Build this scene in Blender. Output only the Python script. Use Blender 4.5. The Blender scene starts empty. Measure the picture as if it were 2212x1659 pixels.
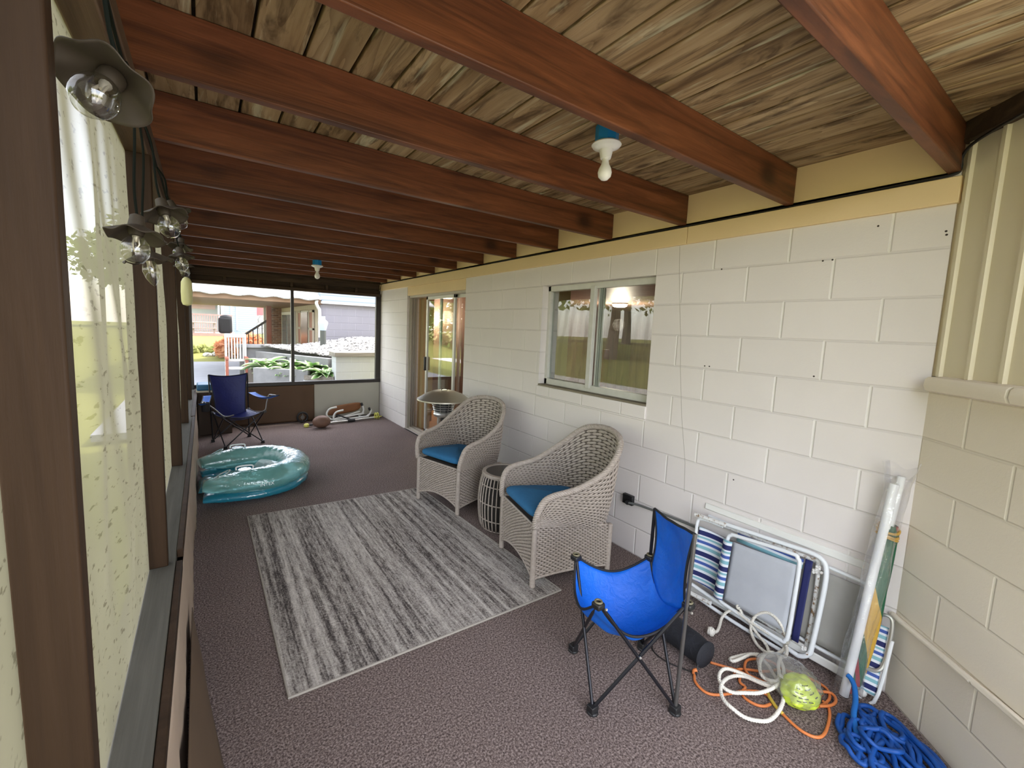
import bpy, bmesh, math, random
import numpy as np
from mathutils import Vector, Matrix, Euler, noise as mnoise

random.seed(7)
RNG = np.random.default_rng(7)
SC = bpy.context.scene
COL = SC.collection
PI = math.pi
R = math.radians

# ------------------------------------------------------------------ camera, sky, sun, exposure
cam_data = bpy.data.cameras.new('camera')
cam = bpy.data.objects.new('camera', cam_data)
COL.objects.link(cam)
yaw, pitch, roll = 0.5955445, -0.1054153, 0.0391105
cy, sy, cp, sp = math.cos(yaw), math.sin(yaw), math.cos(pitch), math.sin(pitch)
fwd = Vector((sy * cp, cy * cp, sp))
rgt = Vector((cy, -sy, 0))
up = rgt.cross(fwd)
cr, sr = math.cos(roll), math.sin(roll)
r2, u2 = cr * rgt + sr * up, -sr * rgt + cr * up
cam.matrix_world = Matrix(((r2.x, u2.x, -fwd.x, -2.598), (r2.y, u2.y, -fwd.y, 0.0), (r2.z, u2.z, -fwd.z, 1.6158), (0, 0, 0, 1)))
cam_data.sensor_width = 36.0
cam_data.lens = 919.788 / 2212 * 36.0
cam_data.shift_x = 43.59 / 2212
cam_data.shift_y = -20.6 / 2212
cam_data.clip_start = 0.02
cam_data.clip_end = 400
SC.camera = cam

world = bpy.data.worlds.new('world')
SC.world = world
world.use_nodes = True
wn = world.node_tree
wn.nodes.clear()
w_out = wn.nodes.new('ShaderNodeOutputWorld')
w_bg = wn.nodes.new('ShaderNodeBackground')
w_sky = wn.nodes.new('ShaderNodeTexSky')
w_sky.sky_type = 'NISHITA'
w_sky.sun_disc = False
w_sky.sun_elevation = R(55)
w_sky.sun_rotation = R(77)
w_sky.air_density = 1.0
w_sky.dust_density = 2.0
w_mix = wn.nodes.new('ShaderNodeMix')
w_mix.data_type = 'RGBA'
w_mix.inputs[0].default_value = 0.62
w_mix.inputs[7].default_value = (2.75, 2.52, 2.22, 1)          # bright thin cloud over the blue
wn.links.new(w_sky.outputs[0], w_mix.inputs[6])
wn.links.new(w_mix.outputs[2], w_bg.inputs[0])
w_bg.inputs[1].default_value = 1.0
wn.links.new(w_bg.outputs[0], w_out.inputs[0])

sun_data = bpy.data.lights.new('sun', 'SUN')
sun_data.energy = 3.1
sun_data.angle = R(0.6)
sun_data.color = (1.0, 0.95, 0.86)
sun = bpy.data.objects.new('sun', sun_data)
COL.objects.link(sun)
sun.rotation_euler = Vector((0.56, 0.13, 0.82)).to_track_quat('Z', 'Y').to_euler()
sun.location = (6, -6, 12)

vs = SC.view_settings
vs.view_transform = 'Standard'
vs.look = 'None'
vs.gamma = 1.0
vs.use_curve_mapping = False
vs.exposure = 1.34
SC.cycles.max_bounces = 14
SC.cycles.diffuse_bounces = 7
SC.cycles.transparent_max_bounces = 24
SC.cycles.sample_clamp_indirect = 6.0


# ------------------------------------------------------------------ helpers: things and meshes
def inv_of(o):
    return (Matrix.Translation(o.location) @ o.rotation_euler.to_matrix().to_4x4()).inverted()


def tag(o, label=None, cat=None, group=None, kind=None):
    if label: o['label'] = label
    if cat: o['category'] = cat
    if group: o['group'] = group
    if kind: o['kind'] = kind
    return o


def thing(name, label, cat, loc=(0, 0, 0), rz=0.0, group=None, kind=None):
    o = bpy.data.objects.new(name, None)
    COL.objects.link(o)
    o.empty_display_size = 0.1
    o.location = loc
    o.rotation_euler = (0, 0, rz)
    return tag(o, label, cat, group, kind)


class MB:
    """collects shapes, then links them as one mesh object"""
    def __init__(self):
        self.v, self.f, self.a = [], [], None

    def add(self, vs_, fs_):
        n = len(self.v)
        self.v += [tuple(map(float, p)) for p in vs_]
        self.f += [tuple(i + n for i in f) for f in fs_]
        return self

    def box(self, x0, x1, y0, y1, z0, z1):
        return self.add([(x0, y0, z0), (x1, y0, z0), (x1, y1, z0), (x0, y1, z0), (x0, y0, z1), (x1, y0, z1), (x1, y1, z1), (x0, y1, z1)],
                        [(0, 3, 2, 1), (4, 5, 6, 7), (0, 1, 5, 4), (1, 2, 6, 5), (2, 3, 7, 6), (3, 0, 4, 7)])

    def obox(self, c, s, m=None):
        m = m or Matrix.Identity(3)
        c = Vector(c)
        vs_ = [c + m @ Vector((sx * s[0] / 2, sy_ * s[1] / 2, sz * s[2] / 2)) for sz in (-1, 1) for sx, sy_ in ((-1, -1), (1, -1), (1, 1), (-1, 1))]
        return self.add(vs_, [(0, 3, 2, 1), (4, 5, 6, 7), (0, 1, 5, 4), (1, 2, 6, 5), (2, 3, 7, 6), (3, 0, 4, 7)])

    def bar(self, a, b, w, h, up=(0, 0, 1)):
        a, b = Vector(a), Vector(b)
        d = (b - a)
        L = d.length
        d = d / L
        u = Vector(up)
        if abs(u.dot(d)) > 0.98: u = Vector((1, 0, 0))
        s = d.cross(u).normalized()
        u = s.cross(d)
        return self.obox((a + b) / 2, (w, L, h), Matrix((s, d, u)).transposed())

    def tube(self, pts, r, n=8, closed=False, caps=True):
        P = np.asarray([tuple(p) for p in pts], float)
        k = len(P)
        rr = np.full(k, r, float) if np.isscalar(r) else np.asarray(r, float)
        if closed:
            T = np.roll(P, -1, 0) - np.roll(P, 1, 0)
        else:
            T = np.gradient(P, axis=0)
        T /= np.maximum(np.linalg.norm(T, axis=1, keepdims=True), 1e-9)
        ref = np.array([0, 0, 1.0]) if abs(T[0][2]) < 0.9 else np.array([1.0, 0, 0])
        u = np.cross(T[0], ref); u /= np.linalg.norm(u)
        vs_ = []
        ang = np.arange(n) * 2 * PI / n
        for i in range(k):
            u = u - T[i] * u.dot(T[i]); u /= max(np.linalg.norm(u), 1e-9)
            w = np.cross(T[i], u)
            vs_.append(P[i] + rr[i] * (np.cos(ang)[:, None] * u + np.sin(ang)[:, None] * w))
        V = np.concatenate(vs_)
        F = []
        for i in range(k if closed else k - 1):
            j = (i + 1) % k
            for m in range(n):
                F.append((i * n + m, i * n + (m + 1) % n, j * n + (m + 1) % n, j * n + m))
        if caps and not closed:
            F.append(tuple(range(n - 1, -1, -1)))
            F.append(tuple((k - 1) * n + m for m in range(n)))
        return self.add(V, F)

    def lathe(self, prof, c=(0, 0, 0), n=24, m=None, caps=True):
        vs_, fs_ = [], []
        c = Vector(c)
        for (r, z) in prof:
            for i in range(n):
                a = 2 * PI * i / n
                q = Vector((r * math.cos(a), r * math.sin(a), z))
                vs_.append(c + (m @ q if m else q))
        for k in range(len(prof) - 1):
            for i in range(n):
                j = (i + 1) % n
                fs_.append((k * n + i, k * n + j, (k + 1) * n + j, (k + 1) * n + i))
        if caps:
            fs_.append(tuple(range(n - 1, -1, -1)))
            fs_.append(tuple((len(prof) - 1) * n + i for i in range(n)))
        return self.add(vs_, fs_)

    def grid(self, fn, nu, nv, closed_u=False):
        vs_ = [fn(i / nu, j / nv) for j in range(nv + 1) for i in range(nu if closed_u else nu + 1)]
        w = nu if closed_u else nu + 1
        fs_ = []
        for j in range(nv):
            for i in range(nu):
                i2 = (i + 1) % w
                fs_.append((j * w + i, j * w + i2, (j + 1) * w + i2, (j + 1) * w + i))
        return self.add(vs_, fs_)

    def prism(self, poly, axis, a0, a1):
        n = len(poly)
        def q(p, a):
            return {'x': (a, p[0], p[1]), 'y': (p[0], a, p[1]), 'z': (p[0], p[1], a)}[axis]
        vs_ = [q(p, a0) for p in poly] + [q(p, a1) for p in poly]
        fs_ = [tuple(range(n - 1, -1, -1)), tuple(range(n, 2 * n))]
        fs_ += [(i, (i + 1) % n, n + (i + 1) % n, n + i) for i in range(n)]
        return self.add(vs_, fs_)

    def ico(self, c, r, sub=1, squash=(1, 1, 1), jit=0.0):
        bm = bmesh.new()
        bmesh.ops.create_icosphere(bm, subdivisions=sub, radius=1.0)
        vs_ = []
        for v in bm.verts:
            k = 1 + jit * mnoise.noise(v.co * 1.7 + Vector(c) * 3.1)
            vs_.append((c[0] + v.co.x * r * squash[0] * k, c[1] + v.co.y * r * squash[1] * k, c[2] + v.co.z * r * squash[2] * k))
        fs_ = [tuple(v.index for v in f.verts) for f in bm.faces]
        bm.free()
        return self.add(vs_, fs_)

    def build(self, name, mat, parent=None, world=True, smooth=True, angle=40, bevel=0.0, solid=0.0, subsurf=0, fix=True):
        me = bpy.data.meshes.new(name)
        V = self.v
        if parent is not None and world:
            ch, p = [], parent
            while p is not None:
                ch.append(p); p = p.parent
            M = Matrix.Identity(4)
            for q in ch: M = M @ inv_of(q)
            V = [tuple(M @ Vector(p)) for p in V]
        me.from_pydata(V, [], self.f)
        if fix:
            bm = bmesh.new(); bm.from_mesh(me)
            bmesh.ops.recalc_face_normals(bm, faces=bm.faces)
            bm.to_mesh(me); bm.free()
        me.validate()
        if smooth:
            me.polygons.foreach_set('use_smooth', [True] * len(me.polygons))
            if angle < 179: me.set_sharp_from_angle(angle=R(angle))
        if mat: me.materials.append(mat)
        o = bpy.data.objects.new(name, me)
        COL.objects.link(o)
        if parent is not None: o.parent = parent
        if bevel:
            b = o.modifiers.new('bevel', 'BEVEL'); b.width = bevel; b.segments = 2; b.limit_method = 'ANGLE'; b.angle_limit = R(50)
        if subsurf:
            s = o.modifiers.new('subsurf', 'SUBSURF'); s.levels = subsurf; s.render_levels = subsurf
        if solid:
            s = o.modifiers.new('solid', 'SOLIDIFY'); s.thickness = solid; s.offset = 0
        return o


def struct(name, mb, mat, label=None, parent=None, **kw):
    o = mb.build(name, mat, parent, **kw)
    if parent is None:
        o['kind'] = 'structure'
        if label: o['label'] = label
    return o


def copy_tree(o, parent=None):
    kids = list(o.children)
    c = o.copy()
    COL.objects.link(c)
    c.parent = parent
    for k in kids: copy_tree(k, c)
    return c


def smooth_path(pts, per=6, closed=False):
    """Catmull-Rom through the points"""
    P = [Vector(p) for p in pts]
    n = len(P)
    out = []
    rng = range(n if closed else n - 1)
    for i in rng:
        if closed:
            p0, p1, p2, p3 = P[(i - 1) % n], P[i], P[(i + 1) % n], P[(i + 2) % n]
        else:
            p0, p1, p2, p3 = P[max(i - 1, 0)], P[i], P[i + 1], P[min(i + 2, n - 1)]
        for k in range(per):
            t = k / per
            out.append(0.5 * ((2 * p1) + (p2 - p0) * t + (2 * p0 - 5 * p1 + 4 * p2 - p3) * t * t + (3 * p1 - p0 - 3 * p2 + p3) * t ** 3))
    if not closed: out.append(P[-1])
    return out


# ------------------------------------------------------------------ helpers: materials
class Mat:
    def __init__(self, name):
        self.m = bpy.data.materials.new(name)
        self.m.use_nodes = True
        self.t = self.m.node_tree
        self.t.nodes.clear()
        self.out = self.t.nodes.new('ShaderNodeOutputMaterial')

    def n(self, typ, props=None, **ins):
        nd = self.t.nodes.new('ShaderNode' + typ)
        for k, v in (props or {}).items(): setattr(nd, k, v)
        for k, v in ins.items():
            key = int(k[1:]) if k[0] == 'i' and k[1:].isdigit() else k.replace('_', ' ')
            self.set(nd, key, v)
        return nd

    def set(self, nd, key, v):
        s = nd.inputs[key]
        if isinstance(v, bpy.types.NodeSocket): self.t.links.new(v, s)
        elif isinstance(v, bpy.types.Node): self.t.links.new(v.outputs[0], s)
        elif isinstance(v, (tuple, list)) and s.type == 'RGBA' and len(v) == 3: s.default_value = (*v, 1)
        else: s.default_value = v

    def math(self, op, a, b=0.0, c=0.0):
        return self.n('Math', {'operation': op}, i0=a, i1=b, i2=c).outputs[0]

    def mix(self, fac, a, b, blend='MIX'):
        nd = self.n('Mix', {'data_type': 'RGBA', 'blend_type': blend})
        self.set(nd, 0, fac); self.set(nd, 6, a); self.set(nd, 7, b)
        return nd.outputs[2]

    def ramp(self, fac, stops, interp='LINEAR'):
        nd = self.n('ValToRGB')
        cr_ = nd.color_ramp
        cr_.interpolation = interp
        while len(cr_.elements) < len(stops): cr_.elements.new(0.5)
        for e, (p, c) in zip(cr_.elements, stops):
            e.position = p
            e.color = (*c, 1) if not np.isscalar(c) else (c, c, c, 1)
        self.set(nd, 0, fac)
        return nd.outputs[0]

    def pos(self): return self.n('NewGeometry').outputs['Position']
    def obj(self): return self.n('TexCoord').outputs['Object']
    def xyz(self, v):
        s = self.n('SeparateXYZ', i0=v)
        return s.outputs[0], s.outputs[1], s.outputs[2]
    def comb(self, x=0.0, y=0.0, z=0.0): return self.n('CombineXYZ', i0=x, i1=y, i2=z).outputs[0]
    def scale(self, v, s): return self.n('VectorMath', {'operation': 'MULTIPLY'}, i0=v, i1=s).outputs[0]
    def noise(self, v, scale=5.0, detail=4.0, rough=0.55, dist=0.0):
        return self.n('TexNoise', None, Vector=v, Scale=scale, Detail=detail, Roughness=rough, Distortion=dist).outputs[0]
    def bump(self, h, strength=0.3, dist=0.01):
        return self.n('Bump', None, Height=h, Strength=strength, Distance=dist).outputs[0]

    def pbr(self, color, rough=0.6, normal=None, metal=0.0, **extra):
        b = self.n('BsdfPrincipled')
        self.set(b, 'Base Color', color); self.set(b, 'Roughness', rough); self.set(b, 'Metallic', metal)
        if normal is not None: self.set(b, 'Normal', normal)
        for k, v in extra.items(): self.set(b, k.replace('_', ' '), v)
        self.t.links.new(b.outputs[0], self.out.inputs[0])
        return self.m

    def done(self, sh):
        self.t.links.new(sh if isinstance(sh, bpy.types.NodeSocket) else sh.outputs[0], self.out.inputs[0])
        return self.m


def plain(name, c, rough=0.55, metal=0.0, var=0.12, scale=14.0, bump=0.0, bscale=120.0, **kw):
    """one colour with slight blotches and a fine grain"""
    M = Mat(name)
    o = M.obj()
    f = M.noise(o, scale, 4)
    col = M.mix(f, tuple(x * (1 - var) for x in c), tuple(min(1, x * (1 + var)) for x in c))
    nrm = M.bump(M.noise(o, bscale, 3), bump, 0.004) if bump else None
    return M.pbr(col, rough, nrm, metal, **kw)


def joint_mask(M, u, v, bw, bh, joint, even_shift=0.0):
    """1 in the mortar joints of a running bond; rows counted from v = 0"""
    row = M.math('FLOOR', M.math('DIVIDE', v, bh))
    odd = M.math('MODULO', row, 2.0)
    odd = M.math('ABSOLUTE', odd)
    uu = M.math('ADD', M.math('DIVIDE', u, bw), M.math('ADD', M.math('MULTIPLY', odd, 0.5), even_shift))
    du = M.math('MULTIPLY', M.math('SUBTRACT', 0.5, M.math('ABSOLUTE', M.math('SUBTRACT', M.math('FRACT', uu), 0.5))), bw)
    vv = M.math('FRACT', M.math('DIVIDE', v, bh))
    dv = M.math('MULTIPLY', M.math('SUBTRACT', 0.5, M.math('ABSOLUTE', M.math('SUBTRACT', vv, 0.5))), bh)
    h = joint / 2
    mu = M.math('SUBTRACT', 1.0, M.n('MapRange', None, Value=du, i1=h * 0.5, i2=h * 1.5).outputs[0])
    mv = M.math('SUBTRACT', 1.0, M.n('MapRange', None, Value=dv, i1=h * 0.5, i2=h * 1.5).outputs[0])
    cell = M.comb(M.math('FLOOR', uu), row, 0.0)
    rnd = M.n('TexWhiteNoise', {'noise_dimensions': '3D'}, Vector=cell).outputs[0]
    return mu, mv, rnd


def block_wall(name, color, umode, y0, joint_col, bw=0.4064, bh=0.2032, joint=0.010, stain=0.0, rough=0.75):
    M = Mat(name)
    P = M.pos()
    x, y, z = M.xyz(P)
    if umode == 'y': u = M.math('SUBTRACT', y, y0)
    elif umode == 'x': u = M.math('SUBTRACT', x, y0)
    else:                                                            # 45 degree wall: distance along it
        u = M.math('SUBTRACT', M.math('MULTIPLY', M.math('ADD', x, M.math('SUBTRACT', y, 0.455)), -0.70711), y0)
    mu, mv, rnd = joint_mask(M, u, z, bw, bh, joint)
    n1 = M.noise(P, 2.2, 5)
    n2 = M.noise(P, 90, 4, 0.7)
    c = M.mix(n1, tuple(k * 0.93 for k in color), tuple(min(1, k * 1.05) for k in color))
    c = M.mix(M.math('MULTIPLY', rnd, 0.05), c, (0.3, 0.27, 0.22))
    if stain:
        st = M.n('MapRange', None, Value=M.noise(M.scale(P, (1, 1, 2)), 3.0, 6, 0.65), i1=0.55, i2=0.8).outputs[0]
        c = M.mix(M.math('MULTIPLY', st, stain), c, (0.30, 0.26, 0.20))
    joints = M.math('MAXIMUM', mu, mv)
    c = M.mix(M.math('MULTIPLY', mv, 0.30), c, tuple(k * 0.72 for k in color))  # thin shadow along the bed joints, put into the colour
    c = M.mix(M.math('MULTIPLY', mu, 0.45), c, joint_col)
    h = M.math('ADD', M.math('MULTIPLY', joints, -1.0), M.math('MULTIPLY', n2, 0.22))
    return M.pbr(c, rough, M.bump(h, 0.55, 0.006))


def wood_mat(name, dark, mid, light, axis='x', grain=(1, 14, 14), plank=None, knots=0.0, streak=0.0, rough=0.6, stain=0.0, coord='world', spec=0.4):
    """long-grained wood; with plank=(axis index, offset, pitch) every plank differs"""
    M = Mat(name)
    P = M.pos() if coord == 'world' else M.obj()
    x, y, z = M.xyz(P)
    v = P
    rnd = None
    if plank:
        ax, off, pit = plank
        i = M.math('FLOOR', M.math('DIVIDE', M.math('SUBTRACT', (x, y, z)[ax], off), pit))
        w = M.n('TexWhiteNoise', {'noise_dimensions': '1D'}, W=i)
        rnd = w.outputs[0]
        v = M.n('VectorMath', {'operation': 'ADD'}, i0=P, i1=M.scale(w.outputs[1], (7, 9, 5))).outputs[0]
    g = M.scale(v, grain)
    a = M.noise(g, 1.0, 7, 0.6, 0.9)
    fine = M.noise(M.scale(g, (0.6, 5, 5)) if axis == 'x' else M.scale(g, (5, 0.6, 5)), 1.6, 4, 0.6)
    c = M.ramp(a, [(0.28, dark), (0.5, mid), (0.75, light)])
    c = M.mix(M.math('MULTIPLY', fine, 0.35), c, dark)
    if knots:
        k = M.n('TexVoronoi', {'feature': 'F1'}, Vector=M.scale(v, (2.6, 1.6, 2.2) if axis == 'y' else (1.6, 2.6, 2.6)), Scale=1.0).outputs[0]
        kd = M.n('MapRange', None, Value=M.math('ADD', k, M.math('MULTIPLY', a, 0.08)), i1=0.10, i2=0.22, i3=1.0, i4=0.0).outputs[0]
        c = M.mix(M.math('MULTIPLY', kd, knots), c, tuple(q * 0.35 for q in dark))
    if stain:
        s = M.n('MapRange', None, Value=M.noise(M.scale(g, (0.7, 0.55, 0.7)), 1.0, 5, 0.7, 1.5), i1=0.5, i2=0.72).outputs[0]
        c = M.mix(M.math('MULTIPLY', s, stain), c, tuple(q * 0.45 for q in dark))
    if streak:
        s = M.n('MapRange', None, Value=M.noise(M.scale(v, tuple(q * 0.8 for q in grain)), 1.1, 5, 0.6, 1.2), i1=0.6, i2=0.74).outputs[0]
        c = M.mix(M.math('MULTIPLY', s, streak), c, (0.52, 0.50, 0.36))
    if rnd is not None:
        c = M.mix(M.math('MULTIPLY', rnd, 0.45), c, tuple(q * 1.0 for q in dark))
    nrm = M.bump(M.math('ADD', a, fine), 0.25, 0.004)
    return M.pbr(c, rough, nrm, Specular_IOR_Level=spec)


def glass_mat(name, tint=(0.9, 0.93, 0.92), ior=1.75):
    M = Mat(name)
    tr = M.n('BsdfTransparent', None, Color=tint)
    gl = M.n('BsdfGlossy', None, Color=(1, 1, 1), Roughness=0.0)
    f0 = ((ior - 1) / (ior + 1)) ** 2
    face = M.n('LayerWeight', None, Blend=0.5).outputs['Facing']
    fr = M.math('ADD', f0, M.math('MULTIPLY', 1 - f0, M.math('POWER', face, 5.0)))
    mx = M.n('MixShader', None, i0=fr, i1=tr.outputs[0], i2=gl.outputs[0])
    return M.done(mx)


def clear_plastic(name, tint, body, opac=0.35, rough=0.12):
    """thin vinyl film: lets some light through, keeps a soft body colour and a gloss"""
    M = Mat(name)
    o = M.obj()
    nz = M.noise(o, 9, 4)
    nrm = M.bump(M.noise(o, 22, 3, 0.6, 0.6), 0.35, 0.02)
    b = M.n('BsdfPrincipled')
    M.set(b, 'Base Color', M.mix(nz, tuple(k * 0.85 for k in body), body)); M.set(b, 'Roughness', rough); M.set(b, 'Normal', nrm)
    M.set(b, 'Specular IOR Level', 0.8)
    tl = M.n('BsdfTranslucent', None, Color=body)
    ad = M.n('MixShader', None, i0=0.35, i1=b.outputs[0], i2=tl.outputs[0])
    tr = M.n('BsdfTransparent', None, Color=tint)
    fac = M.n('MapRange', None, Value=nz, i3=max(0, opac - 0.12), i4=min(1, opac + 0.12)).outputs[0]
    mx = M.n('MixShader', None, i0=fac, i1=tr.outputs[0], i2=ad.outputs[0])
    gl = M.n('BsdfGlossy', None, Color=(1, 1, 1), Roughness=rough, Normal=nrm)
    face = M.n('LayerWeight', None, Blend=0.5, Normal=nrm).outputs['Facing']
    fr = M.math('ADD', 0.06, M.math('MULTIPLY', 0.94, M.math('POWER', face, 4.0)))
    mx = M.n('MixShader', None, i0=fr, i1=mx.outputs[0], i2=gl.outputs[0])
    return M.done(mx)


def emit_mat(name, color, strength):
    M = Mat(name)
    return M.done(M.n('Emission', None, Color=(*color, 1), Strength=strength))


# ------------------------------------------------------------------ materials of the setting
m_block = block_wall('painted_block', (0.75, 0.702, 0.68), 'y', 0.649, (0.86, 0.84, 0.79))
m_block_corner = block_wall('painted_block_corner', (0.81, 0.735, 0.61), 'd', 0.2, (0.84, 0.79, 0.66))
m_yellow = plain('yellow_board', (0.80, 0.61, 0.35), 0.5, var=0.06, scale=3, bump=0.1)
m_siding = plain('cream_metal_siding', (0.74, 0.67, 0.50), 0.42, var=0.05, scale=2.0, bump=0.05)
m_carpet = None


def make_carpet():
    M = Mat('brown_carpet')
    P = M.pos()
    a = M.noise(P, 120, 3, 0.75)
    b = M.noise(P, 1.6, 5, 0.6)
    c = M.ramp(a, [(0.36, (0.055, 0.042, 0.04)), (0.5, (0.195, 0.150, 0.138)), (0.64, (0.42, 0.345, 0.32))])
    c = M.mix(M.math('MULTIPLY', b, 0.35), c, (0.07, 0.048, 0.043))
    return M.pbr(c, 0.95, M.bump(a, 0.8, 0.006), Specular_IOR_Level=0.1)


m_carpet = make_carpet()
def make_deck():
    M = Mat('weathered_deck_plank')
    P = M.pos()
    x, y, z = M.xyz(P)
    i = M.math('FLOOR', M.math('DIVIDE', M.math('SUBTRACT', x, -2.599), 0.155))
    w = M.n('TexWhiteNoise', {'noise_dimensions': '1D'}, W=i)
    v = M.n('VectorMath', {'operation': 'ADD'}, i0=P, i1=M.scale(w.outputs[1], (7, 9, 5))).outputs[0]
    warp = M.noise(M.scale(v, (5, 1.6, 1)), 1.0, 3, 0.5)
    rings = M.math('FRACT', M.math('ADD', M.math('MULTIPLY', M.noise(M.scale(v, (9, 0.75, 1)), 1.0, 2, 0.4, 0.6), 9.0), M.math('MULTIPLY', warp, 0.6)))
    fine = M.noise(M.scale(v, (150, 5, 1)), 1.0, 4, 0.65)
    tone = M.noise(M.scale(v, (12, 1.0, 1)), 1.0, 5, 0.6)
    c = M.ramp(tone, [(0.28, (0.15, 0.085, 0.038)), (0.45, (0.40, 0.27, 0.14)), (0.6, (0.56, 0.41, 0.235)), (0.78, (0.68, 0.54, 0.34))])
    c = M.mix(M.math('MULTIPLY', M.math('POWER', rings, 3.0), 0.55), c, (0.13, 0.07, 0.03))
    c = M.mix(M.math('MULTIPLY', fine, 0.32), c, (0.10, 0.055, 0.025))
    dk = M.n('MapRange', None, Value=M.noise(M.scale(v, (11, 2.1, 1)), 1.0, 5, 0.65, 1.2), i1=0.50, i2=0.64).outputs[0]
    c = M.mix(M.math('MULTIPLY', dk, 0.82), c, (0.055, 0.030, 0.014))
    pale = M.n('MapRange', None, Value=M.noise(M.scale(v, (17, 1.3, 1)), 1.0, 5, 0.6, 0.8), i1=0.58, i2=0.68).outputs[0]
    c = M.mix(M.math('MULTIPLY', pale, 0.70), c, (0.66, 0.62, 0.42))
    k = M.n('TexVoronoi', {'feature': 'F1'}, Vector=M.scale(v, (5.0, 1.9, 0.01)), Scale=1.0).outputs[0]
    kd = M.n('MapRange', None, Value=M.math('ADD', k, M.math('MULTIPLY', warp, 0.1)), i1=0.10, i2=0.20, i3=1.0, i4=0.0).outputs[0]
    c = M.mix(M.math('MULTIPLY', kd, 0.85), c, (0.06, 0.028, 0.012))
    c = M.mix(M.math('MULTIPLY', w.outputs[0], 0.30), c, (0.16, 0.10, 0.05))
    return M.pbr(c, 0.75, M.bump(M.math('ADD', M.math('MULTIPLY', rings, 0.4), fine), 0.3, 0.004), Specular_IOR_Level=0.25)


m_deck = make_deck()
m_joist = wood_mat('red_stained_joist', (0.050, 0.015, 0.006), (0.165, 0.052, 0.018), (0.28, 0.098, 0.038), axis='x', grain=(1.3, 9, 22), knots=0.8, rough=0.5, stain=0.5, coord='obj')
m_post = wood_mat('brown_painted_timber', (0.020, 0.0105, 0.0052), (0.034, 0.0185, 0.0095), (0.050, 0.028, 0.015), axis='z', grain=(14, 14, 0.8), rough=0.6, spec=0.15)
m_header = wood_mat('brown_header_timber', (0.045, 0.024, 0.013), (0.085, 0.050, 0.029), (0.13, 0.085, 0.052), axis='y', grain=(14, 0.9, 14), rough=0.65, stain=0.4, spec=0.2)
m_dark_timber = wood_mat('dark_rough_timber', (0.028, 0.016, 0.010), (0.065, 0.040, 0.024), (0.12, 0.08, 0.05), axis='x', grain=(1.2, 9, 12), rough=0.8, stain=0.4)
m_sill = wood_mat('grey_weathered_sill', (0.055, 0.051, 0.042), (0.088, 0.083, 0.070), (0.125, 0.118, 0.10), axis='y', grain=(16, 1.0, 10), rough=0.7, spec=0.15)
m_black_frame = plain('dark_brown_frame', (0.022, 0.016, 0.014), 0.4)
m_glass = glass_mat('window_glass', ior=1.85)
m_clear = glass_mat('clear_pane', (0.98, 0.985, 0.985), 1.12)
m_alu = plain('aluminium_frame', (0.62, 0.61, 0.57), 0.4, 0.35, var=0.08, scale=8)
m_white_frame = plain('chalky_white_frame', (0.58, 0.575, 0.53), 0.5, var=0.15, scale=12, bump=0.1)

# ------------------------------------------------------------------ setting: floor, ceiling, long wall
struct('floor', MB().box(-2.84, 0.02, -1.0, 7.46, -0.12, 0.0), m_carpet, 'brown carpeted porch floor', smooth=False)

# long painted block wall with the window and door openings (X = 0)
WY0, WY1, WZ0, WZ1 = 1.861, 3.050, 1.125, 2.032
DY0, DY1, DZ1 = 4.455, 6.224, 2.205
lw = MB()
X1 = 0.20
for y0, y1, z0, z1 in ((0.455, WY0, -0.1, 2.34), (WY0, WY1, -0.1, WZ0), (WY0, WY1, WZ1, 2.34), (WY1, DY0, -0.1, 2.34), (DY0, DY1, DZ1, 2.34), (DY1, 7.46, -0.1, 2.34)):
    lw.box(0.0, X1, y0, y1, z0, z1)
wr_ = struct('wall_right', lw, m_block, 'white painted concrete block wall', smooth=False)
m_hole = plain('dark_hole', (0.04, 0.03, 0.025), 0.9)
MB().tube([(-0.0004, 1.700, 2.205), (-0.0004, 1.688, 2.03), (-0.0004, 1.672, 1.88), (-0.0004, 1.640, 1.62), (-0.0004, 1.621, 1.396), (-0.0004, 1.585, 1.10), (-0.0004, 1.532, 0.794), (-0.0004, 1.52, 0.60)], 0.0010, 4).build('hairline_crack', plain('crack_grey', (0.28, 0.25, 0.21), 0.9), wr_)
hl = MB()
for y_, z_ in ((0.70, 2.16), (0.86, 2.025), (0.90, 2.024), (1.41, 2.03), (0.475, 2.10), (0.472, 2.085), (0.88, 1.44), (1.43, 1.44), (1.46, 1.44), (1.22, 0.78)):
    hl.lathe([(0.0045, -0.0008), (0.0045, 0.0)], (-0.0002, y_, z_), 8, Euler((0, PI / 2, 0)).to_matrix())
hl.build('nail_hole', m_hole, wr_, smooth=False)
# upper storey of the house above the long wall and the yellow board between the joists
struct('wall_upper', MB().box(0.012, 8.0, -1.2, 7.6, 2.56, 5.4), m_siding, 'cream siding of the storey above', smooth=False)
struct('wall_end', MB().box(0.2, 8.0, 7.44, 7.6, -0.1, 2.6), m_siding, 'cream siding at the far end of the house', smooth=False)
struct('trim_1', MB().box(0.0, 0.05, 0.47, 7.46, 2.325, 2.56), m_yellow, 'yellow board between the joist ends', smooth=False)
ly = MB()
ly.box(-0.022, 0.03, 0.448, 1.640, 2.208, 2.315)
ly.box(-0.022, 0.03, 1.643, 7.44, 2.208, 2.315)
struct('trim_2', ly, m_yellow, 'yellow ledger board on top of the block wall', bevel=0.003)
struct('trim_3', MB().box(-0.004, 0.03, DY0, DY1 - 0.02, 2.075, 2.208), m_yellow, 'yellow header board above the sliding door', bevel=0.003)

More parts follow.
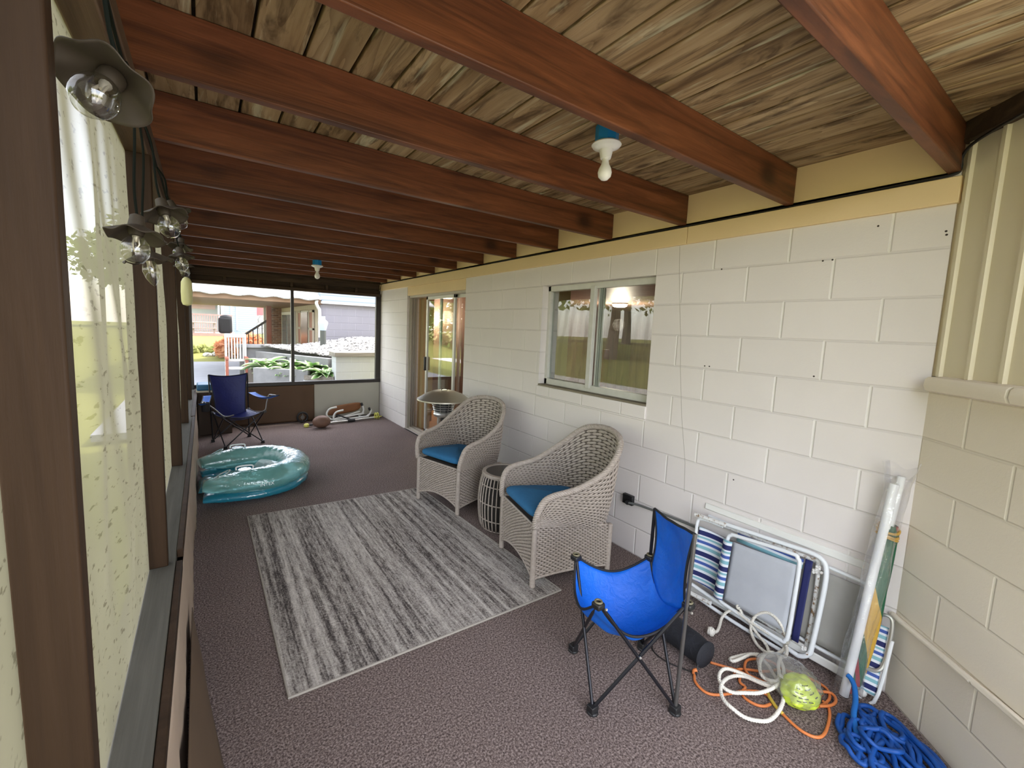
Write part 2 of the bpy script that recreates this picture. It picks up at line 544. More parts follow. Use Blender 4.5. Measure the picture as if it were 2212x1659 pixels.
# ceiling: gapped deck planks with an added dark sheet above to block sky light
ce = MB()
for k in range(-2, 19):
    xa = -2.599 + 0.155 * k
    if xa > 0.0: break
    ce.box(xa + 0.005, min(xa + 0.150, 0.02), -0.35, 7.5, 2.517, 2.545)
struct('ceiling', ce, m_deck, 'weathered plank ceiling of the deck above', bevel=0.003)
struct('ceiling_light_block', MB().box(-2.95, 0.03, -0.35, 7.5, 2.556, 2.60), m_dark_timber, 'added dark sheet keeping sky light out of the plank gaps', smooth=False)

# joists
for k in range(13):
    if k == 12: continue
    y = 0.454 + 0.6045 * k
    jo = MB()
    jo.box(-1.42, 1.42, -0.0195, 0.0195, -0.0935, 0.0915)
    o = jo.build('ceiling_joist', m_joist, bevel=0.004)
    o.location = (-1.423, y + 0.0195, 2.4235)
    tag(o, None, None, None, 'structure')
    # each joist its own grain: turn every other one end for end
    if k % 2: o.rotation_euler = (0, 0, PI)

# angled corner wall (45 degrees) from the near end of the long wall
S45 = math.sqrt(0.5)
def ang(s, d, z):
    """point at distance s along the angled wall, d in front of it"""
    return (-s * S45 - d * S45, 0.455 - s * S45 + d * S45, z)

def abox(mb, s0, s1, d0, d1, z0, z1):
    p = [ang(s, d, z) for z in (z0, z1) for s, d in ((s0, d0), (s1, d0), (s1, d1), (s0, d1))]
    mb.add(p, [(0, 3, 2, 1), (4, 5, 6, 7), (0, 1, 5, 4), (1, 2, 6, 5), (2, 3, 7, 6), (3, 0, 4, 7)])
    return mb

SE = 0.95
aw = abox(MB(), -0.012, SE, -0.2, 0.0, -0.1, 1.425)
struct('wall_corner', aw, m_block_corner, 'cream painted block wall set at an angle', smooth=False)
xe, ye, _ = ang(SE, 0, 0)
hw = MB().box(xe, 8.0, -1.2, ye, -0.1, 2.6)
struct('wall_near', hw, m_block_corner, 'cream painted house wall behind the corner', smooth=False)
cap = MB()
prof = [(0.0, 1.425), (0.035, 1.425), (0.050, 1.432), (0.058, 1.452), (0.055, 1.478), (0.045, 1.488), (-0.03, 1.494), (-0.03, 1.425)]
n = len(prof)
cap.add([ang(s, d, z) for s in (0.045, SE) for d, z in prof], [tuple(range(n)), tuple(range(2 * n - 1, n - 1, -1))] + [(i, (i + 1) % n, n + (i + 1) % n, n + i) for i in range(n)])
struct('trim_4', cap, m_block_corner, 'cream rounded cap on the angled wall', bevel=0.004)
# ribbed siding above the cap
sd = MB()
line = [(-0.02, 0.0)]
s = 0.03
for i in range(8):
    line += [(s - 0.012, 0.0), (s - 0.007, 0.012), (s + 0.007, 0.012), (s + 0.012, 0.0)]
    s += 0.137
sd.add([ang(a, d - 0.012, z) for z in (1.49, 2.56) for a, d in line], [(i, i + 1, len(line) + i + 1, len(line) + i) for i in range(len(line) - 1)])
struct('trim_5', sd, m_siding, 'cream ribbed metal siding above the cap', smooth=False, solid=0.004, fix=False)
struct('trim_6', abox(MB(), 0.0, SE, -0.01, 0.03, 2.44, 2.556), m_dark_timber, 'dark timber along the top of the siding', bevel=0.003)

# left side: header beam, posts, sill, skirt
hb = MB().box(-2.835, -2.752, -0.35, 7.45, 2.208, 2.329)
hb.box(-2.752, -2.742, -0.35, 7.45, 2.26, 2.318)
struct('trim_7', hb, m_header, 'brown header beam along the screens', bevel=0.004)
struct('trim_8', MB().box(-2.90, -2.846, -0.35, 7.5, 2.33, 2.52), m_dark_timber, 'dark rim board closing the joist ends', bevel=0.003)
POSTY = [-0.68, 0.757, 2.090, 3.54, 4.99, 6.42]
for k, y in enumerate(POSTY):
    struct('screen_post', MB().box(-2.838, -2.745, y, y + 0.0385, 0.60, 2.209), m_post, 'brown post between screens', bevel=0.004)
struct('screen_post', MB().box(-2.838, -2.735, 7.33, 7.42, 0.60, 2.209), m_black_frame, 'dark post in the far corner', bevel=0.004)
si = MB().box(-2.86, -2.7225, -0.35, 7.42, 0.562, 0.60)
struct('trim_9', si, m_sill, 'grey sill plate under the screens', bevel=0.003)
s2 = MB().box(-2.7215, -2.699, -0.35, 2.13, 0.555, 0.596)
s2.box(-2.7215, -2.699, 2.20, 5.25, 0.575, 0.612)
s2.box(-2.735, -2.699, 5.30, 7.41, 0.565, 0.606)
struct('trim_10', s2, m_post, 'inner ledge board along the sill', bevel=0.003)
struct('wall_left', MB().box(-2.85, -2.725, -0.35, 7.42, -0.1, 0.562), m_post, 'low wall below the screens', smooth=False)

# far end: knee wall, framing, window
struct('wall_far', MB().box(-2.85, 0.0, 7.43, 7.52, -0.1, 0.60), m_dark_timber, 'low wall under the far window', smooth=False)
m_beige_panel = plain('beige_panel', (0.45, 0.43, 0.36), 0.6, var=0.08, scale=3)
struct('trim_11', MB().box(-1.112, -0.012, 7.408, 7.43, 0.02, 0.60), m_beige_panel, 'beige panel under the far window', bevel=0.002)
hd = MB().box(-2.85, 0.0, 7.41, 7.50, 2.225, 2.33)
hd.box(-2.85, 0.0, 7.385, 7.50, 2.105, 2.150)
for x in (-2.35, -1.92, -1.46, -0.93, -0.45):
    hd.box(x, x + 0.04, 7.40, 7.46, 2.15, 2.225)
hd.box(-2.85, 0.0, 7.46, 7.52, 2.15, 2.225)
struct('trim_12', hd, m_dark_timber, 'dark framing above the far window', bevel=0.003)
wf = MB()
wf.box(-2.80, -2.735, 7.40, 7.46, 0.60, 2.11)
wf.box(-0.085, 0.0, 7.40, 7.46, 0.60, 2.11)
wf.box(-1.452, -1.408, 7.405, 7.45, 0.655, 2.11)
wf.box(-2.80, 0.0, 7.39, 7.46, 0.60, 0.655)
w2 = struct('window_2', wf, m_black_frame, 'wide far window in dark frames', bevel=0.003)
MB().box(-2.735, -1.452, 7.425, 7.429, 0.655, 2.11).build('window_pane', m_clear, w2, smooth=False)
MB().box(-1.408, -0.085, 7.425, 7.429, 0.655, 2.11).build('window_pane', m_clear, w2, smooth=False)

# window_1 in the long wall: aluminium slider set back in the opening
w1 = MB()
FX0, FX1 = 0.07, 0.125
w1.box(FX0, FX1, WY0, WY1, WZ1 - 0.048, WZ1)
w1.box(FX0, FX1, WY0, WY1, WZ0, WZ0 + 0.055)
w1.box(FX0, FX1, WY1 - 0.035, WY1, WZ0, WZ1)
w1.box(FX0, FX1, WY0, WY0 + 0.05, WZ0, WZ1)
w1o = struct('window_1', w1, m_white_frame, 'two-pane sliding window in a chalky white frame', bevel=0.003)
sa = MB()
sa.box(FX0 - 0.02, FX0 + 0.018, 2.462, 2.508, WZ0 + 0.03, WZ1 - 0.03)
sa.build('window_mullion', m_white_frame, w1o, bevel=0.003)
tr = MB()
for d, w in ((0.0, 0.012), (0.018, 0.010), (0.034, 0.010)):
    tr.box(FX0 + 0.018 + d * 0.4, FX1 - 0.002, 2.448 - d - w, 2.448 - d, WZ0 + 0.055, WZ1 - 0.048)
tr.build('window_sash', m_alu, w1o, bevel=0.001)
MB().box(0.100, 0.104, 2.50, WY1 - 0.035, WZ0 + 0.055, WZ1 - 0.048).build('window_pane', m_glass, w1o, smooth=False)
MB().box(0.088, 0.092, WY0 + 0.05, 2.46, WZ0 + 0.055, WZ1 - 0.048).build('window_pane', m_glass, w1o, smooth=False)
sb = MB().box(-0.014, 0.07, WY0 - 0.006, WY1 + 0.012, 1.006, 1.112)
struct('trim_13', sb, m_block, 'painted sill block under the window', bevel=0.006)
struct('trim_14', MB().box(-0.004, 0.09, WY0, WY1, 1.112, 1.126), plain('dark_sill_edge', (0.20, 0.17, 0.12), 0.8), 'dark putty edge below the window frame', smooth=False)

# door_1: aluminium sliding door
m_door_jamb = plain('door_jamb', (0.46, 0.42, 0.36), 0.45, 0.2, var=0.1)
dj = MB()
dj.box(0.03, 0.16, DY1 - 0.03, DY1, 0.0, 2.08)
for q in (0.05, 0.085, 0.12): dj.box(q, q + 0.012, DY1 - 0.055, DY1 - 0.03, 0.03, 2.06)
dj.box(0.03, 0.16, DY0, DY0 + 0.04, 0.0, 2.08)
dj.box(0.03, 0.16, DY0, DY1, 2.045, 2.08)
for q, h in ((-0.01, 0.022), (0.05, 0.04), (0.10, 0.045)): dj.box(q, q + 0.03, DY0, DY1, 0.0, h)
dj.box(-0.01, 0.2, DY0, DY1, -0.02, 0.018)
d1 = struct('door_1', dj, m_door_jamb, 'aluminium sliding door standing half open', bevel=0.002)
def leaf(name, x, y0, y1):
    l = MB()
    l.box(x - 0.014, x + 0.014, y0, y0 + 0.045, 0.045, 2.05)
    l.box(x - 0.014, x + 0.014, y1 - 0.045, y1, 0.045, 2.05)
    l.box(x - 0.014, x + 0.014, y0, y1, 0.045, 0.11)
    l.box(x - 0.014, x + 0.014, y0, y1, 2.005, 2.05)
    o = l.build(name, m_alu, d1, bevel=0.002)
    MB().box(x - 0.002, x + 0.002, y0 + 0.045, y1 - 0.045, 0.11, 2.005).build('door_pane', m_glass, o, smooth=False)
    return o
sl = leaf('sliding_leaf', 0.10, 4.86, 5.72)
leaf('fixed_leaf', 0.135, 4.50, 5.36)
h = MB().box(0.055, 0.09, 5.68, 5.712, 0.98, 1.18)
h.build('door_handle', m_black_frame, sl, bevel=0.005)

# room behind the wall
m_room_wall = plain('tan_room_wall', (0.52, 0.40, 0.22), 0.7, var=0.08, scale=1.5)
m_room_dark = wood_mat('dark_room_panelling', (0.05, 0.025, 0.018), (0.10, 0.055, 0.04), (0.15, 0.09, 0.065), axis='z', grain=(6, 6, 0.7), rough=0.5)
m_room_ceil = wood_mat('room_ceiling_panel', (0.20, 0.12, 0.095), (0.27, 0.17, 0.135), (0.33, 0.22, 0.18), axis='y', grain=(6, 0.8, 1), rough=0.5)
m_room_floor = wood_mat('room_floor_planks', (0.22, 0.10, 0.04), (0.36, 0.18, 0.075), (0.48, 0.27, 0.12), axis='x', grain=(0.9, 8, 1), plank=(1, 0, 0.09), rough=0.35)
struct('floor_interior', MB().box(0.2, 7.0, 0.46, 7.44, -0.1, 0.012), m_room_floor, 'wooden floor of the room', smooth=False)
struct('ceiling_interior', MB().box(0.2, 7.0, 0.46, 7.44, 2.22, 2.45), m_room_ceil, 'brownish ceiling of the room', smooth=False)
ri = MB()
ri.box(6.8, 7.0, 0.46, 7.44, 0, 2.3)
ri.box(0.2, 7.0, 7.34, 7.44, 0, 2.3)
ri.box(0.2, 7.0, 0.46, 0.56, 0, 2.3)
struct('wall_interior', ri, m_room_dark, 'dark panelled walls of the room', smooth=False)
rp = MB()
rp.box(0.22, 0.46, 3.16, 3.26, 0.012, 2.3)
rp.box(0.22, 0.36, 6.10, 6.22, 0.012, 2.3)
rp.box(0.36, 0.62, 6.55, 6.65, 0.012, 2.3)
rp.box(0.20, 0.22, 3.06, 4.45, 0.012, 2.3)
rp.box(0.20, 0.22, 6.23, 7.34, 0.012, 2.3)
rp.box(0.20, 0.22, 0.55, 1.85, 0.012, 2.3)
struct('wall_interior_2', rp, m_room_wall, 'tan inner wall ends beside the openings', smooth=False)
dr = MB()
for y in (3.6, 5.2): dr.box(6.72, 6.8, y, y + 0.95, 0.012, 2.05)
struct('door_2', dr, plain('dark_inner_door', (0.11, 0.07, 0.05), 0.4), 'dark doors on the far side of the room', bevel=0.01)

struct('trim_15', MB().box(-2.9, 0.05, 7.43, 7.5, 2.33, 2.52), m_dark_timber, 'dark board closing the far joist bay', smooth=False)

# ------------------------------------------------------------------ mesh screens draped between the posts
def make_screen_mat():
    M = Mat('pale_mesh_screen')
    P = M.pos()
    fac = M.n('LayerWeight', None, Blend=0.5).outputs['Facing']
    cosv = M.math('MAXIMUM', M.math('SUBTRACT', 1.0, fac), 0.05)
    clear = M.math('POWER', 0.46, M.math('DIVIDE', 1.0, cosv))        # open share of a woven mesh seen at a slant
    blot = M.noise(P, 3.0, 4)
    speck = M.n('MapRange', None, Value=M.noise(M.scale(P, (1, 26, 60)), 1.0, 3, 0.55), i1=0.61, i2=0.66).outputs[0]
    c = M.mix(blot, (0.165, 0.150, 0.108), (0.215, 0.198, 0.148))
    c = M.mix(M.math('MULTIPLY', speck, 0.7), c, (0.07, 0.06, 0.04))
    df = M.n('BsdfDiffuse', None, Color=c)
    tl = M.n('BsdfTranslucent', None, Color=c)
    body = M.n('MixShader', None, i0=0.6, i1=df.outputs[0], i2=tl.outputs[0])
    tr = M.n('BsdfTransparent', None, Color=(1, 1, 1))
    mx = M.n('MixShader', None, i0=clear, i1=body.outputs[0], i2=tr.outputs[0])
    return M.done(mx)


m_screen = make_screen_mat()
SCREEN_LABEL = ['pale mesh screen before the nearest post', 'pale speckled mesh screen between the nearest and the second post', 'draped mesh screen between the second and the third post',
                'mesh screen between the third and the fourth post', 'mesh screen between the fourth and the fifth post', 'mesh screen in the last bay before the far window']
for k in range(6):
    ya = POSTY[k] + 0.0385 + 0.001
    yb = (POSTY[k + 1] if k < 5 else 7.33) - 0.001
    ph = 1.7 * k
    def fn(u, v, ya=ya, yb=yb, ph=ph, k=k):
        y = ya + (yb - ya) * u
        z = 0.602 + (2.206 - 0.602) * v
        env = math.sin(PI * u) ** 0.6 * math.sin(PI * v) ** 0.5
        fold = 0.011 * math.sin(9 * u + 3 * v + ph) + 0.009 * math.sin(23 * u - 5 * v + ph) + 0.006 * math.sin(47 * u + 7 * v) + 0.010 * mnoise.noise(Vector((u * 7, v * 2.2, ph)))
        late = (u ** 3) * math.sin(PI * min(1, v * 1.05)) * 0.024
        return (-2.806 + env * fold + late * (1 - u ** 8) - 0.012 * v, y, z)
    o = MB().grid(fn, 90, 40).build('mesh_screen', m_screen, angle=180, fix=False)
    tag(o, SCREEN_LABEL[k], 'screen', 'mesh screens along the open side')

# ------------------------------------------------------------------ outside: ground
def make_grass():
    M = Mat('sunny_lawn')
    P = M.pos()
    a = M.noise(P, 0.35, 5)
    b = M.noise(P, 16, 5, 0.7)
    c = M.mix(a, (0.16, 0.165, 0.045), (0.25, 0.245, 0.08))
    c = M.mix(M.math('MULTIPLY', b, 0.5), c, (0.09, 0.11, 0.025))
    return M.pbr(c, 0.9, M.bump(b, 0.6, 0.03), Specular_IOR_Level=0.1)


m_grass = make_grass()
def lawn_z(x, y):
    t = min(1, max(0, (y - 19.5) / 6.0))
    return -0.03 + 0.74 * t * t * (3 - 2 * t) + 0.04 * mnoise.noise(Vector((x * 0.2, y * 0.2, 0)))
def gl(u, v):
    x = -70 + 82 * u
    y = -45 + 115 * v
    return (x, y, lawn_z(x, y) - (0.12 if (-4.2 < x < 9 and y < 20) else 0.0))
struct('ground', MB().grid(gl, 82, 115), m_grass, 'sunlit lawn', angle=180)
m_patio = plain('bluish_patio_stone', (0.26, 0.27, 0.30), 0.8, var=0.18, scale=2.2, bump=0.2, bscale=30)
struct('ground_patio', MB().box(-3.9, -0.3, 7.6, 19.2, -0.1, -0.005), m_patio, 'stone patio beyond the far window', smooth=False)
m_drive = plain('pale_path', (0.50, 0.47, 0.42), 0.85, var=0.1, scale=3)
m_slab = plain('pale_bounce_slab', (0.50, 0.48, 0.44), 0.85, var=0.1, scale=2)
struct('ground_bounce_slab', MB().box(-2.9, 2.5, -7.5, -1.0, -0.12, -0.004), m_slab, 'unseen pale slab added to bounce light into the open end of the porch', smooth=False)  # added out of view, throws sunlight back into the porch
struct('path', MB().box(-8.2, -7.0, -40, 40, -0.10, 0.0), m_drive, 'pale path across the lawn', smooth=False)

# ------------------------------------------------------------------ outside: retaining walls, planter, gravel
m_conc = plain('grey_concrete', (0.17, 0.17, 0.175), 0.9, var=0.35, scale=5, bump=0.3, bscale=60)
m_conc_cap = plain('concrete_cap', (0.25, 0.25, 0.26), 0.85, var=0.2, scale=6, bump=0.2)
m_grey_block = block_wall('grey_lavender_block', (0.20, 0.192, 0.225), 'x', 0.1, (0.28, 0.27, 0.31), joint=0.014)
m_white_block = block_wall('white_block_outside', (0.36, 0.37, 0.385), 'x', -0.05, (0.45, 0.46, 0.48), stain=0.2)
m_wood_cap = wood_mat('weathered_wood_cap', (0.10, 0.085, 0.07), (0.19, 0.17, 0.145), (0.28, 0.255, 0.22), axis='x', grain=(1.5, 12, 12), rough=0.8)

low = thing('retaining_wall', 'long low concrete wall with a slab cap beyond the patio', 'wall', (-0.9, 12.7, 0))
MB().box(-1.86, 0.12, 12.62, 12.86, -0.05, 0.90).build('wall_body', m_conc, low, bevel=0.008)
MB().box(-1.93, 0.14, 12.56, 12.92, 0.90, 0.985).build('cap', m_conc_cap, low, bevel=0.012)

wb = thing('planter_wall', 'white block wall end with a wooden cap beside the green plants', 'wall', (0.5, 9.15, 0))
MB().box(-0.37, 2.6, 9.0, 9.35, -0.05, 0.935).build('block_body', m_white_block, wb, smooth=False)
MB().box(-0.41, 2.6, 8.94, 9.42, 0.935, 1.025).build('cap', m_wood_cap, wb, bevel=0.01)

pl = thing('planter_border', 'low concrete border along the front of the green plants', 'planter', (-1.0, 9.8, 0))
MB().bar((-1.72, 10.35, 0.28), (-0.78, 9.55, 0.28), 0.12, 0.66).build('concrete_edge', m_conc, pl, bevel=0.01)
MB().bar((-0.86, 9.56, 0.46), (-0.36, 9.14, 0.46), 0.10, 0.10).build('timber_edge', m_wood_cap, pl, bevel=0.008)
MB().bar((-0.86, 9.60, 0.20), (-0.36, 9.19, 0.20), 0.12, 0.42).build('white_base', m_white_block, pl, bevel=0.005)
gw = tag(MB().bar((-1.45, 12.50, 0.40), (-0.30, 9.75, 0.42), 0.14, 0.84).build('gravel_retainer', m_conc, bevel=0.01), 'dark concrete wall between the plants and the gravel bank', 'wall')

m_soil = plain('planter_soil', (0.06, 0.045, 0.035), 0.95, var=0.3, scale=12, bump=0.5)
struct('ground_planter', MB().prism([(-1.66, 10.4), (-0.42, 9.3), (-0.36, 9.75), (-1.48, 12.5), (-1.75, 12.5)], 'z', -0.05, 0.47), m_soil, 'soil of the planting bed', smooth=False)
gp = MB()
def gr_z(x, y):
    return 0.86 + 0.12 * min(1, max(0, (y - 9.3) / 3.3)) + 0.26 * min(1, max(0, (x + 0.6) / 1.6)) * min(1, max(0, (y - 9.3) / 2.0)) + 0.02 * mnoise.noise(Vector((x * 3, y * 3, 0)))
def gfn(u, v):
    y = 9.40 + 3.2 * v
    xl = -0.22 - 1.15 * (y - 9.75) / 2.75
    xl = max(xl, -1.40)
    x = xl + (2.6 - xl) * u
    return (x, y, gr_z(x, y) - 0.02)
struct('ground_gravel', MB().grid(gfn, 30, 30), plain('gravel_base', (0.20, 0.195, 0.19), 0.9, var=0.4, scale=40, bump=0.6), 'gravel bank', angle=180)
m_stone = Mat('pale_gravel')
_p = m_stone.pos()
m_stone = m_stone.pbr(m_stone.ramp(m_stone.noise(_p, 22, 2), [(0.3, (0.20, 0.19, 0.185)), (0.55, (0.36, 0.345, 0.34)), (0.75, (0.52, 0.51, 0.505))]), 0.85)
st = MB()
for i in range(2600):
    v = RNG.random(); u = RNG.random()
    x, y, z = gfn(u * 0.75, v)
    r = 0.022 + 0.022 * RNG.random()
    a = RNG.normal(size=(6, 3)); 
    base = np.array([(1, 0, 0), (0, 1, 0), (-1, 0, 0), (0, -1, 0), (0, 0, 1), (0, 0, -1)], float)
    q, _ = np.linalg.qr(RNG.normal(size=(3, 3)))
    vv = (base * (0.75 + 0.5 * RNG.random((6, 1)))) @ q * r * np.array([1.2, 1, 0.75]) + np.array([x, y, z + 0.02])
    st.add(vv, [(0, 1, 4), (1, 2, 4), (2, 3, 4), (3, 0, 4), (1, 0, 5), (2, 1, 5), (3, 2, 5), (0, 3, 5)])
tag(st.build('gravel', m_stone, smooth=False), 'pale gravel covering the bank beyond the far window', 'gravel', None, 'stuff')

# leafy plants in the bed
def hosta_mat():
    M = Mat('variegated_leaf')
    at = M.n('Attribute', {'attribute_name': 'edge'}).outputs['Fac']
    c = M.ramp(at, [(0.0, (0.05, 0.13, 0.025)), (0.5, (0.09, 0.20, 0.04)), (0.72, (0.32, 0.38, 0.22)), (1.0, (0.42, 0.46, 0.32))])
    b = M.n('BsdfPrincipled'); M.set(b, 'Base Color', c); M.set(b, 'Roughness', 0.45)
    tl = M.n('BsdfTranslucent', None, Color=c)
    return M.done(M.n('MixShader', None, i0=0.25, i1=b.outputs[0], i2=tl.outputs[0]))


m_hosta = hosta_mat()
m_stem_green = plain('plant_stem', (0.16, 0.26, 0.08), 0.6)
def hosta(loc, size, seed, label):
    rg = random.Random(seed)
    root = thing('leafy_plant', label, 'plant', loc, 0, 'variegated plants in the bed')
    mb = MB(); edge = []
    stm = MB()
    for i in range(26):
        az = rg.random() * 2 * PI
        L = size * (0.55 + 0.5 * rg.random()); W = L * 0.27
        el = 0.25 + 1.0 * rg.random()
        ca, sa_ = math.cos(az), math.sin(az)
        h0 = size * 0.12
        nu, nv = 4, 7
        base = len(mb.v)
        for j in range(nv + 1):
            t = j / nv
            rr = size * 0.10 + L * t * math.cos(el * (1 - 0.55 * t))
            zz = h0 + L * (t * math.sin(el) - 0.62 * t * t * (0.6 + 0.4 * math.cos(el)))
            w = W * (math.sin(PI * min(1, t * 0.94 + 0.04)) ** 0.8) * (1 - 0.25 * t)
            for i2 in range(nu + 1):
                s_ = i2 / nu * 2 - 1
                off = s_ * w
                mb.v.append((loc[0] + ca * rr - sa_ * off, loc[1] + sa_ * rr + ca * off, loc[2] + max(0.01, zz) + abs(s_) * w * 0.35))
                edge.append(abs(s_))
        for j in range(nv):
            for i2 in range(nu):
                a = base + j * (nu + 1) + i2
                mb.f.append((a, a + 1, a + nu + 2, a + nu + 1))
        stm.tube([(loc[0], loc[1], loc[2]), (loc[0] + ca * size * 0.1, loc[1] + sa_ * size * 0.1, loc[2] + h0)], 0.005, 5)
    o = mb.build('leaves', m_hosta, root, angle=180, fix=False)
    at = o.data.attributes.new('edge', 'FLOAT', 'POINT')
    at.data.foreach_set('value', edge)
    stm.build('stems', m_stem_green, root)


HP = [(-1.40, 10.45, 'pale-edged leafy plant nearest the patio, at the left end of the bed'), (-1.12, 10.15, 'second pale-edged leafy plant from the patio end of the bed'), (-0.86, 9.98, 'leafy plant in the front row just left of the window mullion'),
      (-0.62, 9.70, 'leafy plant in the front row halfway along the timber edge'), (-0.50, 9.46, 'leafy plant pressed against the white block wall end'), (-1.44, 11.0, 'taller leafy plant in the back row at the patio end of the bed'),
      (-1.12, 10.75, 'leafy plant in the middle of the back row of the bed'), (-0.82, 10.40, 'leafy plant in the back row below the gravel bank'), (-0.60, 10.02, 'leafy plant in the back row next to the white wall end')]
for i, (x, y, l) in enumerate(HP): hosta((x, y, 0.455), 0.34 + 0.05 * (i % 3) + (0.10 if i >= 5 else 0), 40 + i, l)
tag(MB().tube([(-1.12, 9.72, -0.01), (-1.115, 9.70, 0.86)], 0.017, 8).build('garden_stake', plain('grey_stake', (0.55, 0.53, 0.50), 0.6)), 'pale upright stake in front of the leafy plants', 'stake')
gl_ = thing('garden_light', 'dark post light with a pale tapered shade on the gravel', 'lamp', (-0.05, 11.6, 0.98))
MB().tube([(-0.05, 11.6, 0.94), (-0.05, 11.6, 1.42)], 0.075, 12).build('post', plain('dark_post_paint', (0.05, 0.055, 0.05), 0.5), gl_)
MB().lathe([(0.075, 1.42), (0.125, 1.60), (0.12, 1.64), (0.06, 1.70), (0.055, 1.78)], (-0.05, 11.6, 0), 12).build('shade', plain('pale_blue_shade', (0.36, 0.43, 0.54), 0.35), gl_)

# ------------------------------------------------------------------ outside: neighbouring house and its porch
m_nsid = Mat('neighbour_cream_siding')
_x, _y, _z = m_nsid.xyz(m_nsid.pos())
_g = m_nsid.math('FRACT', m_nsid.math('DIVIDE', _y, 0.3))
_l = m_nsid.math('LESS_THAN', _g, 0.12)
m_nsid = m_nsid.pbr(m_nsid.mix(m_nsid.math('MULTIPLY', _l, 0.5), (0.42, 0.36, 0.29), (0.26, 0.22, 0.17)), 0.7)
m_lap = Mat('blue_white_lap_siding')
_x, _y, _z = m_lap.xyz(m_lap.pos())
_g = m_lap.math('FRACT', m_lap.math('DIVIDE', _z, 0.14))
m_lap = m_lap.pbr(m_lap.mix(m_lap.math('LESS_THAN', _g, 0.14), (0.28, 0.34, 0.46), (0.16, 0.20, 0.30)), 0.6)
m_white = plain('outside_white_paint', (0.50, 0.49, 0.47), 0.6, var=0.05)
m_red = plain('red_brown_paint', (0.24, 0.07, 0.04), 0.55, var=0.15)
m_brown_soffit = wood_mat('neighbour_brown_soffit', (0.15, 0.09, 0.055), (0.25, 0.155, 0.10), (0.34, 0.22, 0.15), axis='x', grain=(0.6, 5, 1), rough=0.8)
m_brick = Mat('brown_brick')
_P = m_brick.pos()
_x, _y, _z = m_brick.xyz(_P)
_mu, _mv, _rn = joint_mask(m_brick, _x, _z, 0.22, 0.075, 0.014)
m_brick = m_brick.pbr(m_brick.mix(m_brick.math('MAXIMUM', _mu, _mv), m_brick.mix(_rn, (0.14, 0.075, 0.05), (0.28, 0.15, 0.10)), (0.32, 0.26, 0.22)), 0.9)
m_shell = Mat('wavy_white_roof_edge')
_P = m_shell.pos()
_w = m_shell.noise(m_shell.scale(_P, (2.2, 2, 5)), 3.0, 3, 0.6, 1.5)
_wf = m_shell.n('MapRange', None, Value=m_shell.math('ABSOLUTE', m_shell.math('SUBTRACT', _w, 0.5)), i1=0.0, i2=0.05).outputs[0]
m_shell = m_shell.pbr(m_shell.mix(_wf, (0.22, 0.22, 0.25), (0.56, 0.55, 0.54)), 0.8, m_shell.bump(_w, 0.5, 0.05))

nb = thing('neighbour_house', 'neighbouring house with block end wall, covered porch and pale roof edge', 'house', (1.5, 16, 0))
MB().box(0.12, 9.0, 12.72, 12.95, -0.05, 2.18).build('block_end_wall', m_grey_block, nb, smooth=False)
MB().box(0.12, 9.0, 12.66, 12.95, 2.18, 5.0).build('upper_siding', m_lap, nb, smooth=False)
MB().box(0.12, 9.0, 12.60, 12.70, 2.15, 2.21).build('sill_band', m_white, nb, smooth=False)
MB().box(0.10, 0.25, 12.95, 19.9, -0.05, 2.14).build('porch_side_wall', m_nsid, nb, smooth=False)
MB().box(-0.46, 0.12, 19.8, 20.0, -0.05, 2.14).build('brick_pier', m_brick, nb, smooth=False)
MB().box(-0.56, -0.46, 19.75, 19.95, -0.05, 2.14).build('corner_trim', m_white, nb, smooth=False)
MB().box(-3.3, 0.35, 12.8, 20.4, 2.14, 2.24).build('porch_soffit', m_brown_soffit, nb, smooth=False)
MB().box(-3.3, 0.16, 12.66, 12.84, 2.12, 2.25).build('porch_beam', m_brown_soffit, nb, bevel=0.01)
def rf(u, v):
    return (-3.4 + 3.52 * u, 12.55 + 0.5 * v, 2.24 + 0.24 * v + 0.02 * math.sin(40 * u) * (1 - v))
MB().grid(rf, 60, 4).build('roof_edge', m_shell, nb, angle=180, solid=0.04)
MB().box(-3.4, 0.12, 12.9, 20.6, 2.25, 2.50).build('roof', m_white, nb, smooth=False)
dw = MB().box(0.04, 0.10, 16.45, 19.4, 0.0, 1.98); dw.build('door_frame', m_white, nb, bevel=0.01)
MB().box(0.02, 0.06, 16.75, 17.8, 0.1, 1.86).box(0.02, 0.06, 18.0, 19.1, 0.1, 1.86).build('door_pane', plain('grey_pane', (0.16, 0.17, 0.18), 0.15), nb, smooth=False)
MB().box(0.05, 0.10, 13.95, 15.2, 0.85, 1.98).build('window_frame', m_white, nb, bevel=0.01)
MB().box(0.03, 0.06, 14.05, 15.1, 0.9, 1.93).build('window_pane', plain('dark_pane', (0.10, 0.07, 0.055), 0.2), nb, smooth=False)
for ya, yb in ((13.35, 13.95), (15.2, 15.8)):
    f_ = MB()
    f_.box(0.04, 0.09, ya, ya + 0.07, 0.85, 1.98).box(0.04, 0.09, yb - 0.07, yb, 0.85, 1.98)
    for z in (0.85, 1.38, 1.91): f_.box(0.04, 0.09, ya, yb, z, z + 0.07)
    sh_ = f_.build('shutter', m_nsid, nb, bevel=0.005)
    MB().box(0.06, 0.085, ya + 0.07, yb - 0.07, 0.9, 1.95).build('shutter_louvre', m_red, sh_, smooth=False)
MB().tube(smooth_path([(0.02, 12.66, 2.22), (0.0, 12.62, 2.14), (0.06, 12.66, 2.02), (0.10, 12.68, 1.9), (0.10, 12.68, 1.2)], 5), 0.045, 8).build('downspout', m_white, nb)
